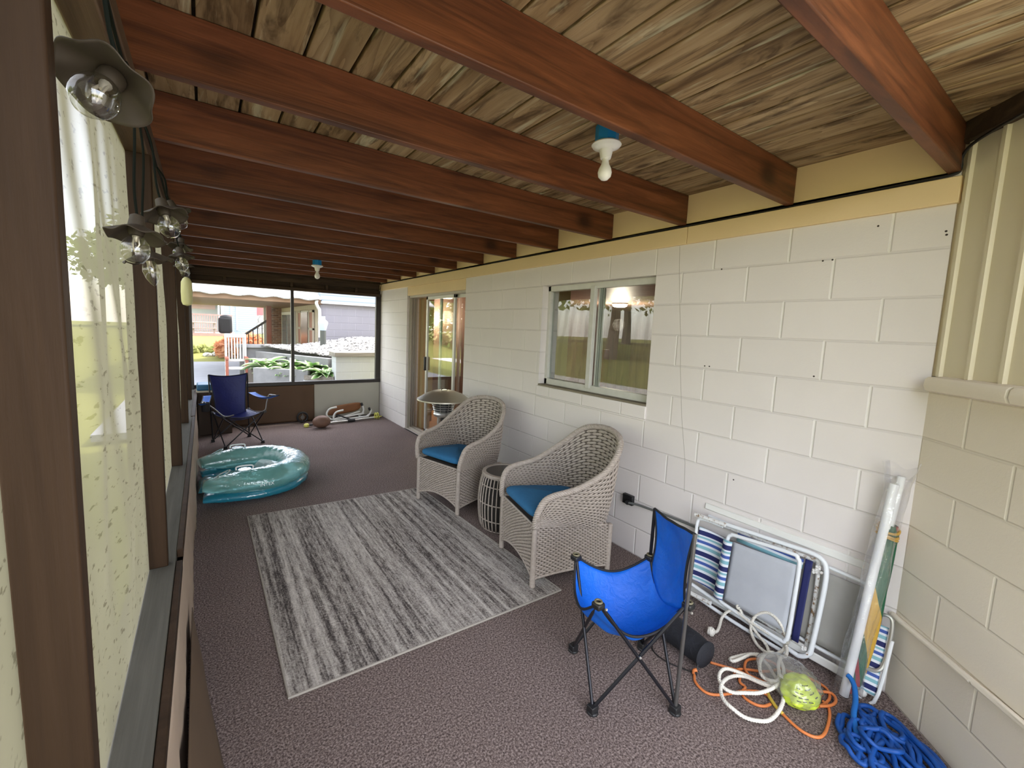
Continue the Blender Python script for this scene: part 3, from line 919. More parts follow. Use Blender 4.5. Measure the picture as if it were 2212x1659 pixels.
# carport post, stair rail
pr = thing('stair_rail', 'dark brown stair rail sloping down from a porch post', 'rail', (-0.7, 17.3, 0))
MB().box(-0.74, -0.58, 17.2, 17.36, -0.03, 2.14).build('post', m_red, pr, bevel=0.01)
MB().bar((-1.52, 17.28, 1.02), (-0.66, 17.28, 1.66), 0.09, 0.07).build('handrail', m_black_frame, pr, bevel=0.01)
for i in range(6):
    t = (i + 0.5) / 6
    MB().box(-1.52 + 0.86 * t - 0.015, -1.52 + 0.86 * t + 0.015, 17.265, 17.295, 0.15, 1.02 + 0.64 * t).build('baluster', m_black_frame, pr)
# white rocking chair with red-brown slats
rk = thing('rocking_chair', 'white patio rocker with red-brown side slats against the low wall', 'chair', (-1.95, 12.4, 0))
b_ = MB()
for x in (-2.16, -1.74): b_.box(x - 0.025, x + 0.025, 12.48, 12.53, 0.0, 1.22)
b_.box(-2.18, -1.72, 12.47, 12.54, 1.16, 1.26).box(-2.18, -1.72, 12.47, 12.54, 0.56, 0.62)
for i in range(6): b_.box(-2.11 + 0.062 * i, -2.08 + 0.062 * i, 12.49, 12.52, 0.6, 1.2)
b_.build('back', m_white, rk, bevel=0.006)
for x in (-2.16, -1.74):
    l_ = MB().box(x - 0.03, x + 0.03, 12.0, 12.06, 0.03, 0.66).box(x - 0.035, x + 0.035, 11.98, 12.52, 0.64, 0.69)
    for z in (0.16, 0.30, 0.44, 0.56): l_.box(x - 0.02, x + 0.02, 12.02, 12.50, z, z + 0.05)
    l_.build('arm', m_red, rk, bevel=0.005)
    MB().tube([(x, 11.85, 0.07), (x, 12.1, 0.02), (x, 12.4, 0.012), (x, 12.50, 0.02), (x, 12.55, 0.03)], 0.02, 6).build('rocker', m_white, rk)
b_ = MB()
for i in range(6): b_.box(-2.15, -1.75, 12.04 + 0.075 * i, 12.10 + 0.075 * i, 0.40, 0.43)
b_.build('seat', m_white, rk, bevel=0.004)

# far garden: deck, furniture, houses, trees
m_decking = plain('pale_red_deck', (0.30, 0.19, 0.16), 0.8, var=0.15)
dk = thing('garden_deck', 'raised deck with a spindle railing far across the lawn', 'deck', (-3.0, 27, 0.6))
MB().box(-5.5, -1.2, 26.2, 29.5, 0.5, 0.85).build('platform', m_decking, dk, smooth=False)
rl = MB().box(-5.5, -1.2, 29.1, 29.18, 1.78, 1.86); rl.build('top_rail', m_decking, dk)
rl = MB()
for i in range(40): rl.box(-5.48 + 0.108 * i, -5.44 + 0.108 * i, 29.12, 29.16, 0.85, 1.8)
rl.build('spindle_row', m_decking, dk, smooth=False)
m_faded = plain('faded_bench_wood', (0.28, 0.21, 0.18), 0.8)
tb = thing('garden_table', 'faded wooden picnic table on the far deck', 'table', (-2.6, 26.6, 0.85))
MB().box(-3.15, -2.05, 26.3, 27.0, 1.36, 1.42).build('tabletop', m_faded, tb, bevel=0.01)
for x in (-3.05, -2.15): MB().box(x - 0.04, x + 0.04, 26.4, 26.9, 0.85, 1.36).build('leg', m_faded, tb, bevel=0.01)
MB().box(-3.15, -2.05, 26.25, 26.4, 1.08, 1.13).build('bench_seat', m_faded, tb, bevel=0.01)
gq = thing('covered_grill', 'dark covered barbecue standing on the far deck', 'grill', (-1.65, 26.9, 0.85))
MB().obox((-1.65, 26.9, 1.28), (0.62, 0.55, 0.86)).build('cover', plain('dark_grill_cover', (0.012, 0.012, 0.014), 0.8, Specular_IOR_Level=0.1), gq, bevel=0.12)
MB().ico((-1.62, 26.9, 1.68), 0.27, 2, (1.1, 0.9, 0.6)).build('lid', plain('dark_lid', (0.010, 0.010, 0.012), 0.6, Specular_IOR_Level=0.15), gq)
bh = thing('blue_house', 'distant house with pale blue lap siding and white corner trim', 'house', (-0.6, 33, 0.7))
MB().box(-1.55, 0.35, 32.6, 40, 0.6, 5.5).build('siding', m_lap, bh, smooth=False)
MB().box(-1.68, -1.50, 32.5, 32.7, 0.6, 5.5).box(-1.15, -1.05, 32.55, 32.62, 0.9, 3.5).box(-0.85, -0.75, 32.55, 32.62, 0.9, 3.5).build('white_trim', m_white, bh, smooth=False)
rh = thing('red_garage', 'distant red garage wall above a stone base', 'garage', (0.9, 34, 0.7))
MB().box(0.40, 2.8, 33.2, 40, 1.9, 5.0).build('red_wall', plain('dusty_red_paint', (0.50, 0.12, 0.12), 0.7), rh, smooth=False)
m_rubble = Mat('rubble_stone')
_v = m_rubble.n('TexVoronoi', {'feature': 'DISTANCE_TO_EDGE'}, Vector=m_rubble.pos(), Scale=3.2).outputs[0]
m_rubble = m_rubble.pbr(m_rubble.ramp(_v, [(0.0, (0.16, 0.15, 0.14)), (0.12, (0.5, 0.49, 0.46)), (0.5, (0.68, 0.66, 0.62))]), 0.9)
MB().box(0.35, 2.8, 33.0, 33.3, 0.6, 1.95).build('stone_base', m_rubble, rh, smooth=False)
ch = thing('canopy_house', 'distant white house with a blue awning beyond the deck', 'house', (-3.2, 36, 0.7))
MB().box(-3.9, -1.75, 36, 42, 0.6, 5.2).build('wall', m_white, ch, smooth=False)
MB().box(-3.95, -1.8, 34.8, 36.05, 2.62, 3.05).build('awning', plain('blue_awning', (0.10, 0.24, 0.55), 0.6), ch, bevel=0.03)
MB().box(-3.6, -1.9, 35.95, 36.02, 2.25, 2.6).build('pink_sign_band', plain('pale_pink_band', (0.70, 0.45, 0.42), 0.6), ch, smooth=False)

def leaf_mat(name, c0, c1):
    M = Mat(name)
    P = M.pos()
    f = M.noise(P, 1.4, 4)
    c = M.mix(f, c0, c1)
    df = M.n('BsdfDiffuse', None, Color=c)
    tl = M.n('BsdfTranslucent', None, Color=c)
    return M.done(M.n('MixShader', None, i0=0.35, i1=df.outputs[0], i2=tl.outputs[0]))


m_leaf = leaf_mat('tree_leaf', (0.13, 0.22, 0.03), (0.34, 0.44, 0.08))
m_needle = leaf_mat('conifer_needle', (0.06, 0.12, 0.03), (0.17, 0.26, 0.07))
m_bark = plain('grey_bark', (0.22, 0.18, 0.14), 0.9, var=0.3, scale=9, bump=0.5)
def leaves(blobs, n, size, seed):
    rg = np.random.default_rng(seed)
    mb = MB()
    tot = sum(b[3] ** 2 for b in blobs)
    for (cx, cy_, cz, r) in blobs:
        k = int(n * r * r / tot)
        d = rg.normal(size=(k, 3)); d /= np.linalg.norm(d, axis=1, keepdims=True)
        c = np.array([cx, cy_, cz]) + d * r * (0.55 + 0.5 * rg.random((k, 1)))
        for i in range(k):
            a = rg.normal(size=3); a /= np.linalg.norm(a); b = np.cross(a, rg.normal(size=3)); b /= np.linalg.norm(b)
            s_ = size * (0.6 + 0.8 * rg.random())
            p = c[i]
            mb.add([p - a * s_, p + b * s_ * 0.5, p + a * s_, p - b * s_ * 0.5], [(0, 1, 2, 3)])
    return mb


def tree(name, label, x, y, h, rad, mat, seed, conifer=False, n=2600, size=0.22, lean=0.0):
    z0 = lawn_z(x, y) - 0.1
    t = thing(name, label, 'tree', (x, y, z0))
    tr_ = MB()
    if conifer:
        tr_.tube([(x, y, z0), (x, y, z0 + h * 0.9)], [0.22, 0.04], 10)
        blobs = [(x + rg_ * 0.2, y, z0 + h * (0.16 + 0.8 * i / 9), rad * (1 - i / 10.5)) for i, rg_ in zip(range(10), RNG.normal(size=10))]
    else:
        tr_.tube(smooth_path([(x, y, z0), (x + lean * 0.3, y, z0 + h * 0.22), (x + lean, y + 0.3, z0 + h * 0.5), (x + lean * 1.6, y + 0.2, z0 + h * 0.8)], 5), np.linspace(0.45, 0.12, 16), 12)
        tr_.tube(smooth_path([(x + lean * 0.3, y, z0 + h * 0.2), (x + 1.2, y - 1.2, z0 + h * 0.42), (x + 2.0, y - 2.6, z0 + h * 0.62)], 5), np.linspace(0.26, 0.08, 11), 10)
        blobs = [(x + rad * 0.75 * math.cos(a) + lean, y + rad * 0.75 * math.sin(a), z0 + h * (0.62 + 0.13 * math.sin(3 * a)), rad * 0.62) for a in np.linspace(0, 2 * PI, 7)[:-1]] + [(x + lean, y, z0 + h * 0.86, rad * 0.65)]
    tr_.build('trunk', m_bark, t)
    leaves(blobs, n, size, seed).build('crown', mat, t, smooth=False, fix=False)


tree('bright_tree', 'bright green tree beyond the far deck railing', -6.4, 44, 8.5, 3.4, m_leaf, 3, n=3000, size=0.3)
tree('lawn_tree', 'broad tree with a leaning trunk out on the lawn', -19.5, 19.0, 9.5, 4.4, m_leaf, 4, n=3600, lean=-0.8)
tree('conifer', 'tall conifer standing on the lawn beyond the screens', -10.5, 24.0, 10, 2.6, m_needle, 5, True, n=3800, size=0.20)
tree('lawn_tree', 'smaller round tree at the edge of the lawn', -16.0, 7.0, 7, 3.0, m_leaf, 6, n=2400, lean=0.4)
for i, (x, y) in enumerate([(-31, -12), (-33, -2), (-30, 8), (-33, 17), (-31, 27), (-27, 36)]):
    tree('lawn_tree', ['dense tree of the far tree line, first one behind the camera side', 'dense tree of the far tree line, second from the camera side', 'dense tree of the far tree line, third from the camera side', 'dense tree of the far tree line, fourth from the camera side', 'dense tree of the far tree line, fifth from the camera side', 'last dense tree of the far tree line beside the houses'][i], x, y, 12, 4.8, m_leaf, 60 + i, n=2600, size=0.5)
bu = tag(leaves([(-1.55, 20.6, lawn_z(-1.5, 20.6) + 0.50, 0.50), (-1.0, 20.8, lawn_z(-1, 20.8) + 0.52, 0.50), (-1.95, 20.5, lawn_z(-1.9, 20.5) + 0.40, 0.36)], 900, 0.13, 9).build('flowering_bush', leaf_mat('orange_bloom', (0.60, 0.26, 0.14), (0.80, 0.46, 0.30)), smooth=False, fix=False), 'orange flowering bush at the edge of the patio', 'bush')
tag(leaves([(-2.2 - 0.42 * i, 21.6 + 0.2 * (i % 2), lawn_z(-2.5, 21.6) + 0.12, 0.24) for i in range(5)], 500, 0.10, 10).build('flower_bed', leaf_mat('bed_leaf', (0.22, 0.30, 0.07), (0.45, 0.40, 0.20)), smooth=False, fix=False), 'low mixed flower bed on the slope of the lawn', 'flower bed', None, 'stuff')
for i, (x, y, r) in enumerate([(-2.5, 20.9, 0.14), (-2.16, 21.0, 0.17), (-1.9, 21.0, 0.12)]):
    tag(MB().ico((x, y, lawn_z(x, y) + r * 0.4), r, 2, (1.3, 1, 0.7), 0.3).build('garden_rock', m_rubble, angle=180), ['pale rock, left one of three edging the flower bed', 'largest pale rock, middle one edging the flower bed', 'smallest pale rock, right one edging the flower bed'][i], 'rock', 'rocks edging the flower bed')
# ------------------------------------------------------------------ rug
def rug_mat():
    M = Mat('striped_grey_rug')
    P = M.pos()
    x, y, z = M.xyz(P)
    long = M.noise(M.scale(P, (26, 0.5, 1)), 1.0, 5, 0.65)
    wide = M.noise(M.scale(P, (6, 0.25, 1)), 1.0, 3, 0.6)
    tuft = M.noise(P, 85, 3, 0.8)
    dash = M.noise(M.scale(P, (70, 11, 1)), 1.0, 3, 0.6)
    f = M.math('ADD', M.math('MULTIPLY', long, 0.75), M.math('ADD', M.math('MULTIPLY', wide, 0.45), M.math('ADD', M.math('MULTIPLY', tuft, 0.55), M.math('MULTIPLY', dash, 0.45))))
    c = M.ramp(f, [(0.80, (0.04, 0.034, 0.032)), (0.98, (0.15, 0.132, 0.12)), (1.0, (0.17, 0.15, 0.138))])
    f2 = M.n('MapRange', None, Value=f, i1=0.86, i2=1.34).outputs[0]
    c = M.ramp(f2, [(0.0, (0.03, 0.026, 0.025)), (0.28, (0.11, 0.096, 0.09)), (0.5, (0.31, 0.282, 0.258)), (0.8, (0.52, 0.485, 0.445)), (1.0, (0.62, 0.59, 0.55))])
    return M.pbr(c, 0.95, M.bump(M.math('ADD', tuft, M.math('MULTIPLY', dash, 0.7)), 0.7, 0.006), Specular_IOR_Level=0.08)


rug = thing('rug', 'grey rug with dark lengthwise streaks in front of the wicker chairs', 'rug', (-1.56, 2.83, 0))
rc = [(-2.337, 1.842), (-0.784, 1.812), (-0.845, 3.80), (-2.341, 3.873)]
def rugf(u, v):
    a = Vector(rc[0]).lerp(Vector(rc[1]), u); b = Vector(rc[3]).lerp(Vector(rc[2]), u)
    p = a.lerp(b, v)
    return (p.x, p.y, 0.011 + 0.002 * mnoise.noise(Vector((p.x * 2, p.y * 2, 1))))
rg_ = MB().grid(rugf, 40, 50)
nb_ = len(rg_.v)
o = rg_.build('pile', rug_mat(), rug, angle=180, fix=False)
ed = MB()
loop = [rugf(i / 30, 0) for i in range(31)] + [rugf(1, i / 30) for i in range(1, 31)] + [rugf(1 - i / 30, 1) for i in range(1, 31)] + [rugf(0, 1 - i / 30) for i in range(1, 30)]
ed.tube([(p[0], p[1], 0.0065) for p in loop], 0.0062, 6, closed=True)
ed.build('bound_edge', plain('rug_binding', (0.34, 0.31, 0.27), 0.9), rug)

# ------------------------------------------------------------------ wicker chairs
m_wicker = Mat('grey_wicker')
_o = m_wicker.obj()
m_wicker = m_wicker.pbr(m_wicker.mix(m_wicker.noise(_o, 60, 4), (0.27, 0.225, 0.19), (0.52, 0.455, 0.40)), 0.55, m_wicker.bump(m_wicker.noise(_o, 300, 2), 0.2, 0.002))
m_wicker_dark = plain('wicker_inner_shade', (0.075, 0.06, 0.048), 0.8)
m_cushion = Mat('blue_cushion')
_o = m_cushion.obj()
m_cushion = m_cushion.pbr(m_cushion.mix(m_cushion.noise(_o, 40, 4), (0.012, 0.105, 0.24), (0.02, 0.15, 0.32)), 0.85, m_cushion.bump(m_cushion.noise(_o, 500, 2), 0.3, 0.001))


def woven(P, nrm, rows, stakes, amp, hw, th, closed=False, u0=0.0, u1=1.0, per=4):
    """ribbon strands that pass in front of and behind upright stakes on the surface P(u, v)"""
    V, F = [], []
    for j in range(rows):
        v = (j + 0.5) / rows
        dv = hw / rows
        n = stakes * per
        ring = []
        for i in range(n + 1):
            u = u0 + (u1 - u0) * i / n
            ph = math.cos(PI * (i / per + j))
            off = amp * ph
            a, b = P(u, v - dv), P(u, v + dv)
            nn = nrm(u, v)
            base = len(V)
            o1 = nn * (off + th / 2); o2 = nn * (off - th / 2); mid = (a + b) / 2 + nn * (off + th * 1.05)
            inn = (a + b) / 2 + nn * (off - th * 1.05)
            V += [a + o2, a + o1, mid, b + o1, b + o2, inn]
            if i:
                q = base - 6
                for m in range(5): F.append((q + m, base + m, base + m + 1, q + m + 1))
                F.append((q + 5, base + 5, base, q))
    return V, F


def stakes_of(P, nrm, mb, count, r, u0=0.0, u1=1.0, n=10, v0=0.0, v1=1.0):
    for i in range(count + 1):
        u = u0 + (u1 - u0) * i / count
        mb.tube([P(u, v0 + (v1 - v0) * k / n) for k in range(n + 1)], r, 5)


def lerp_poly(pts, ts):
    """piecewise smooth curve through control points with its own parameter list"""
    def f(t):
        n = len(pts)
        for i in range(n - 1):
            if t <= ts[i + 1] or i == n - 2:
                k = (t - ts[i]) / (ts[i + 1] - ts[i])
                p0, p1, p2, p3 = pts[max(i - 1, 0)], pts[i], pts[i + 1], pts[min(i + 2, n - 1)]
                p0, p1, p2, p3 = Vector(p0), Vector(p1), Vector(p2), Vector(p3)
                return 0.5 * ((2 * p1) + (p2 - p0) * k + (2 * p0 - 5 * p1 + 4 * p2 - p3) * k * k + (3 * p1 - p0 - 3 * p2 + p3) * k ** 3)
    return f


def normal_of(P, eps=1e-3):
    def f(u, v):
        a = P(min(1, u + eps), v) - P(max(0, u - eps), v)
        b = P(u, min(1, v + eps)) - P(u, max(0, v - eps))
        n = a.cross(b)
        return n.normalized() if n.length > 1e-12 else Vector((0, 0, 1))
    return f


def make_wicker_chair(loc, rz, label):
    """local frame: front is -y, width along x"""
    root = thing('wicker_armchair', label, 'chair', loc, rz, 'wicker armchairs')
    kw = dict(world=False)
    # lower curve (seam) and rim of the tub back, right front corner round the back to the left front corner
    half_low = [(0.262, -0.275, 0.405), (0.270, -0.06, 0.375), (0.268, 0.13, 0.350), (0.225, 0.255, 0.335), (0.10, 0.300, 0.330), (0.0, 0.305, 0.330)]
    half_rim = [(0.285, -0.285, 0.500), (0.298, -0.225, 0.590), (0.308, 0.0, 0.640), (0.305, 0.20, 0.745), (0.215, 0.350, 0.885), (0.0, 0.405, 0.925)]
    tsh = [0.0, 0.12, 0.25, 0.36, 0.43, 0.5]
    ts = tsh + [1 - t for t in reversed(tsh[:-1])]
    mir = lambda h: h + [(-p[0], p[1], p[2]) for p in reversed(h[:-1])]
    low, rim = lerp_poly(mir(half_low), ts), lerp_poly(mir(half_rim), ts)
    def P(u, v):
        u = min(1, max(0, u)); v = min(1, max(0, v))
        a, b = low(u), rim(u)
        p = a.lerp(b, v)
        out = Vector((p.x, p.y * 0.8, 0)).normalized()
        return p + out * (0.022 * math.sin(PI * v))
    N = normal_of(P)
    mb = MB()
    V, F = woven(P, N, 26, 60, 0.0046, 0.455, 0.0048)
    mb.add(V, F)
    pass
    tb_o = mb.build('tub_back', m_wicker, root, angle=180, fix=False, **kw)
    MB().grid(lambda u, v: P(u, v), 80, 16).build('gap_shade_sheet', m_wicker_dark, tb_o, angle=180, fix=False, **kw)  # dark sheet added within the weave, stands in for shade in its gaps
    # braided rim running down to the seat at both fronts
    full = [Vector((0.266, -0.290, 0.395)), Vector((0.272, -0.292, 0.44))] + [rim(t / 60) for t in range(61)] + [Vector((-0.272, -0.292, 0.44)), Vector((-0.266, -0.290, 0.395))]
    path = smooth_path(full, 3)
    br = MB()
    L = np.cumsum([0] + [(path[i + 1] - path[i]).length for i in range(len(path) - 1)])
    ns = int(L[-1] / 0.006)
    PA = np.array([tuple(p) for p in path])
    fine = np.stack([np.interp(np.linspace(0, L[-1], ns), L, PA[:, k]) for k in range(3)], 1)
    T = np.gradient(fine, axis=0); T /= np.linalg.norm(T, axis=1, keepdims=True)
    Ux = np.cross(T, np.array([0.13, -0.31, 0.94])); Ux /= np.linalg.norm(Ux, axis=1, keepdims=True)
    Wx = np.cross(T, Ux)
    for s in range(4):
        a = np.linspace(0, L[-1], ns) / 0.062 * 2 * PI + s * PI / 2
        br.tube(fine + 0.0125 * (np.cos(a)[:, None] * Ux + np.sin(a)[:, None] * Wx), 0.0085, 6)
    br.build('braided_rim', m_wicker, root, angle=180, **kw)
    # skirt: front, two sides, back, flaring a little to the feet
    top = [(0.262, -0.285, 0.40), (0.262, 0.250, 0.345), (-0.262, 0.250, 0.345), (-0.262, -0.285, 0.40)]
    bot = [(0.262, -0.290, 0.055), (0.262, 0.285, 0.055), (-0.262, 0.285, 0.055), (-0.262, -0.290, 0.055)]
    sk, core = MB(), MB()
    for a, b, st in ((0, 1, 30), (1, 2, 30), (2, 3, 30), (3, 0, 30)):
        ta, tb_, ba, bb = Vector(top[a]), Vector(top[b]), Vector(bot[a]), Vector(bot[b])
        arch = 0.075 if a == 3 else 0.02
        def Q(u, v, ta=ta, tb_=tb_, ba=ba, bb=bb, arch=arch):
            t_ = ta.lerp(tb_, u)
            b_ = ba.lerp(bb, u) + Vector((0, 0, arch * math.sin(PI * u) ** 0.7 if 0 < u < 1 else 0))
            return b_.lerp(t_, v)
        NQ = normal_of(Q)
        V, F = woven(Q, NQ, 26, 28, 0.0046, 0.455, 0.0048)
        sk.add(V, F)
        core.grid(Q, 16, 4)
        sk.tube([Q(i / 16, 0) for i in range(17)], 0.007, 6)
        sk.tube([Q(i / 16, 1) for i in range(17)], 0.008, 6)
    sk_o = sk.build('skirt', m_wicker, root, angle=180, fix=False, **kw)
    core.build('gap_shade_sheet', m_wicker_dark, sk_o, angle=180, fix=False, **kw)  # same added dark sheet, shade for the gaps of the skirt
    # seat deck and apron under the cushion
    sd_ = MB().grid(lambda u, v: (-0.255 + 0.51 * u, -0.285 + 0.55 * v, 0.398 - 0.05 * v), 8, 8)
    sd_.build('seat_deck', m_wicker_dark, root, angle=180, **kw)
    cu = MB()
    def cf(u, v):
        a = 2 * PI * u
        e = 0.24
        cx = math.copysign(abs(math.cos(a)) ** e, math.cos(a)); cy_ = math.copysign(abs(math.sin(a)) ** e, math.sin(a))
        taper = 1.0 - 0.10 * max(0, cy_)
        ang_ = -PI / 2 + PI * v
        r = max(0.0, math.cos(ang_)) ** 0.35
        z = math.copysign(abs(math.sin(ang_)) ** 0.7, math.sin(ang_))
        return (0.246 * cx * r * taper, -0.028 + 0.266 * cy_ * r, 0.440 + 0.036 * z - 0.02 * cy_ + (0.006 * (1 - r)))
    cu.grid(cf, 56, 18, closed_u=True)
    cu.build('seat_cushion', m_cushion, root, angle=180, **kw)
    for x, y in ((0.255, -0.283), (-0.255, -0.283), (0.255, 0.278), (-0.255, 0.278)):
        lg = MB()
        zt = 0.40 if y < 0 else 0.345
        k = int(zt / 0.0095)
        prof = []
        for i in range(k):
            z = 0.004 + (zt - 0.004) * i / k
            prof += [(0.0165, z), (0.0195, z + (zt / k) * 0.5)]
        lg.lathe([(0.014, 0.0)] + prof + [(0.0165, zt)], (x, y, 0), 12)
        lg.build('leg', m_wicker, root, angle=180, **kw)
    return root


def chair_pose(fn, ff):
    """front-right and front-left foot on the floor -> location and turn (front edge is 0.51 wide)"""
    fn, ff = Vector(fn), Vector(ff)
    mid = (fn + ff) / 2
    d = (fn - ff).normalized()          # local +x
    rz = math.atan2(d.y, d.x)
    back = Vector((-math.sin(rz), math.cos(rz)))
    return (mid.x + back.x * 0.283, mid.y + back.y * 0.283, 0.012), rz


# facing -x: the foot nearer the camera is on the sitter's left = local +x
l2, a2 = chair_pose((-0.931, 1.91), (-0.812, 2.427))
wc = make_wicker_chair(l2, a2, 'grey wicker armchair behind the blue folding chair, nearest the black outlet')
l1, a1 = chair_pose((-0.827, 3.051), (-0.974, 3.557))
wc2 = copy_tree(wc)
wc2.location, wc2.rotation_euler = l1, (0, 0, a1)
wc2['label'] = 'grey wicker armchair standing in front of the patio heater and sliding door'

# drum side table between them
dt = thing('drum_table', 'round drum table of thin upright canes between the wicker chairs', 'side table', (-0.575, 2.735, 0), 0)
CX, CY = -0.575, 2.735
def drum_r(z): return 0.165 + 0.048 * math.sin(PI * min(1, max(0, (z + 0.03) / 0.50))) ** 0.6
ca = MB()
for i in range(38):
    a = 2 * PI * i / 38
    ca.tube([(CX + drum_r(z) * math.cos(a), CY + drum_r(z) * math.sin(a), z) for z in np.linspace(0.012, 0.445, 14)], 0.0052, 6)
ca.build('cane_cage', m_wicker, dt, angle=180)
MB().lathe([(drum_r(z) - 0.016, z) for z in np.linspace(0.03, 0.44, 12)], (CX, CY, 0), 40, caps=False).build('gap_backing', plain('dark_gap_backing', (0.018, 0.015, 0.013), 0.8), dt)  # dark sheet added inside so the gaps between canes read black
hp = MB()
for z in (0.014, 0.10, 0.235, 0.375, 0.44):
    hp.tube([(CX + (drum_r(z) - 0.004) * math.cos(a), CY + (drum_r(z) - 0.004) * math.sin(a), z) for a in np.linspace(0, 2 * PI, 49)[:-1]], 0.0048, 6, closed=True)
hp.build('hoops', m_wicker, dt, angle=180)
MB().lathe([(0.150, 0.44), (0.186, 0.444), (0.190, 0.455), (0.186, 0.466), (0.158, 0.468), (0.155, 0.458)], (CX, CY, 0), 48, caps=False).build('top_rim', m_wicker, dt)
MB().lathe([(0.02, 0.458), (0.157, 0.459), (0.157, 0.463), (0.0, 0.464)], (CX, CY, 0), 48).build('tabletop', plain('dark_glass_top', (0.05, 0.045, 0.04), 0.25, var=0.2, scale=20), dt)

# ------------------------------------------------------------------ patio heater by the door
HX, HY = -0.485, 4.02
m_steel = plain('brushed_steel', (0.62, 0.62, 0.60), 0.28, 0.9, var=0.05)
m_reflector = plain('heater_dome_metal', (0.42, 0.385, 0.32), 0.38, 0.75, var=0.06)
m_black = plain('black_plastic', (0.012, 0.012, 0.013), 0.45)
ht = thing('patio_heater', 'small patio heater with a wide metal dome behind the far wicker chair', 'heater', (HX, HY, 0))
MB().lathe([(0.275, 0.845), (0.283, 0.848), (0.280, 0.858), (0.262, 0.868), (0.20, 0.908), (0.12, 0.938), (0.05, 0.952), (0.0, 0.954)], (HX, HY, 0), 48, caps=False).build('dome_reflector', m_reflector, ht, solid=0.003)
MB().tube(smooth_path([(HX - 0.035, HY - 0.01, 0.949), (HX - 0.025, HY - 0.01, 0.965), (HX + 0.025, HY - 0.01, 0.965), (HX + 0.035, HY - 0.01, 0.949)], 4), 0.005, 6).build('handle', m_black, ht)
rg2 = MB()
for i, (r, z) in enumerate([(0.122, 0.82), (0.118, 0.795), (0.112, 0.77), (0.105, 0.745), (0.098, 0.72)]):
    rg2.tube([(HX + r * math.cos(a), HY + r * math.sin(a), z) for a in np.linspace(0, 2 * PI, 41)[:-1]], 0.006, 6, closed=True)
for i in range(8):
    a = 2 * PI * i / 8
    rg2.tube([(HX + r * math.cos(a), HY + r * math.sin(a), z) for r, z in ((0.125, 0.865), (0.122, 0.82), (0.098, 0.71))], 0.0035, 5)
rg2.build('burner_guard', m_steel, ht)
MB().lathe([(0.09, 0.86), (0.088, 0.72), (0.02, 0.72)], (HX, HY, 0), 24).build('burner_mesh', plain('dark_burner', (0.03, 0.03, 0.032), 0.4, 0.6), ht)
MB().lathe([(0.03, 0.645), (0.10, 0.672), (0.108, 0.695), (0.10, 0.712), (0.03, 0.715)], (HX, HY, 0), 32).build('burner_bowl', m_steel, ht)
MB().tube([(HX, HY, 0.06), (HX, HY, 0.65)], 0.027, 16).build('pole', m_black, ht)
MB().lathe([(0.17, 0.0), (0.17, 0.02), (0.13, 0.045), (0.05, 0.07), (0.03, 0.09)], (HX, HY, 0), 32).build('base', m_black, ht)

# ------------------------------------------------------------------ ceiling bulbs
m_bulb = plain('white_bulb_glass', (0.86, 0.85, 0.82), 0.2, var=0.02)
m_porcelain = plain('white_porcelain', (0.84, 0.83, 0.80), 0.3, var=0.03)
m_bluebox = plain('blue_junction_box', (0.01, 0.22, 0.55), 0.4)
def bulb_fixture(x, y, ztop, drop, label, boxh):
    t = thing('bulb_fixture', label, 'ceiling light', (x, y, ztop - drop), 0, 'bare bulb fixtures')
    z = ztop
    MB().lathe([(0.047, z), (0.05, z - 0.005), (0.05, z - boxh)], (x, y, 0), 8).build('junction_box', m_bluebox, t, angle=30)
    z -= boxh
    MB().lathe([(0.060, z), (0.064, z - 0.006), (0.058, z - 0.014), (0.045, z - 0.020), (0.030, z - 0.026), (0.024, z - 0.055), (0.022, z - 0.062)], (x, y, 0), 32).build('lampholder', m_porcelain, t)
    z -= 0.055
    MB().lathe([(0.0135, z), (0.0145, z - 0.02), (0.018, z - 0.032), (0.027, z - 0.050), (0.0305, z - 0.066), (0.027, z - 0.083), (0.014, z - 0.096), (0.002, z - 0.099)], (x, y, 0), 24).build('bulb', m_bulb, t)
    return t
bulb_fixture(-1.12, 1.36, 2.517, 0.23, 'bare white bulb on a blue box between the nearest full joists', 0.078)
bulb_fixture(-1.494, 5.31, 2.329, 0.21, 'distant bare white bulb on a blue box near the far window', 0.058)

# ------------------------------------------------------------------ string lights on the header beam
m_shade = plain('dull_brown_lamp_metal', (0.046, 0.034, 0.022), 0.6, 0.25, var=0.2, scale=20)
m_cord = plain('dark_green_cord', (0.006, 0.008, 0.006), 0.8, Specular_IOR_Level=0.08)
m_clear_bulb = glass_mat('clear_bulb_glass', (0.86, 0.86, 0.84), 1.9)
m_filament = plain('bulb_filament', (0.55, 0.50, 0.42), 0.3, 0.5)
LAMPS = [  # x, y, z of the socket, lean of the lamp axis in x and y, cord top z, label, candle bulb
    (-2.694, 0.88, 1.975, -0.35, -0.75, 2.20, 'nearest string lamp, tilted so its clear bulb faces the porch', False),
    (-2.725, 1.36, 1.845, -0.05, -0.22, 2.20, 'string lamp hanging lowest on a long cord before the draped screen', False),
    (-2.732, 1.60, 1.815, 0.16, 0.02, 2.20, 'string lamp with a pointed candle bulb just behind the lowest hanging one', True),
    (-2.694, 1.66, 1.955, 0.25, -0.30, 2.20, 'string lamp in the upper cluster partly hiding another shade', False),
    (-2.700, 2.28, 2.085, 0.40, -0.10, 2.21, 'string lamp highest in the cluster, its shade turned to the joists', False),
    (-2.692, 2.75, 1.960, 0.12, -0.10, 2.21, 'lower lamp of the far small pair by the fourth post', False),
    (-2.690, 2.98, 2.040, -0.15, -0.20, 2.21, 'upper lamp of the far small pair by the fourth post', False),
    (-2.698, 3.45, 1.985, 0.08, 0.10, 2.21, 'farthest string lamp, just above the pale yellow float', False),
]
cab = []
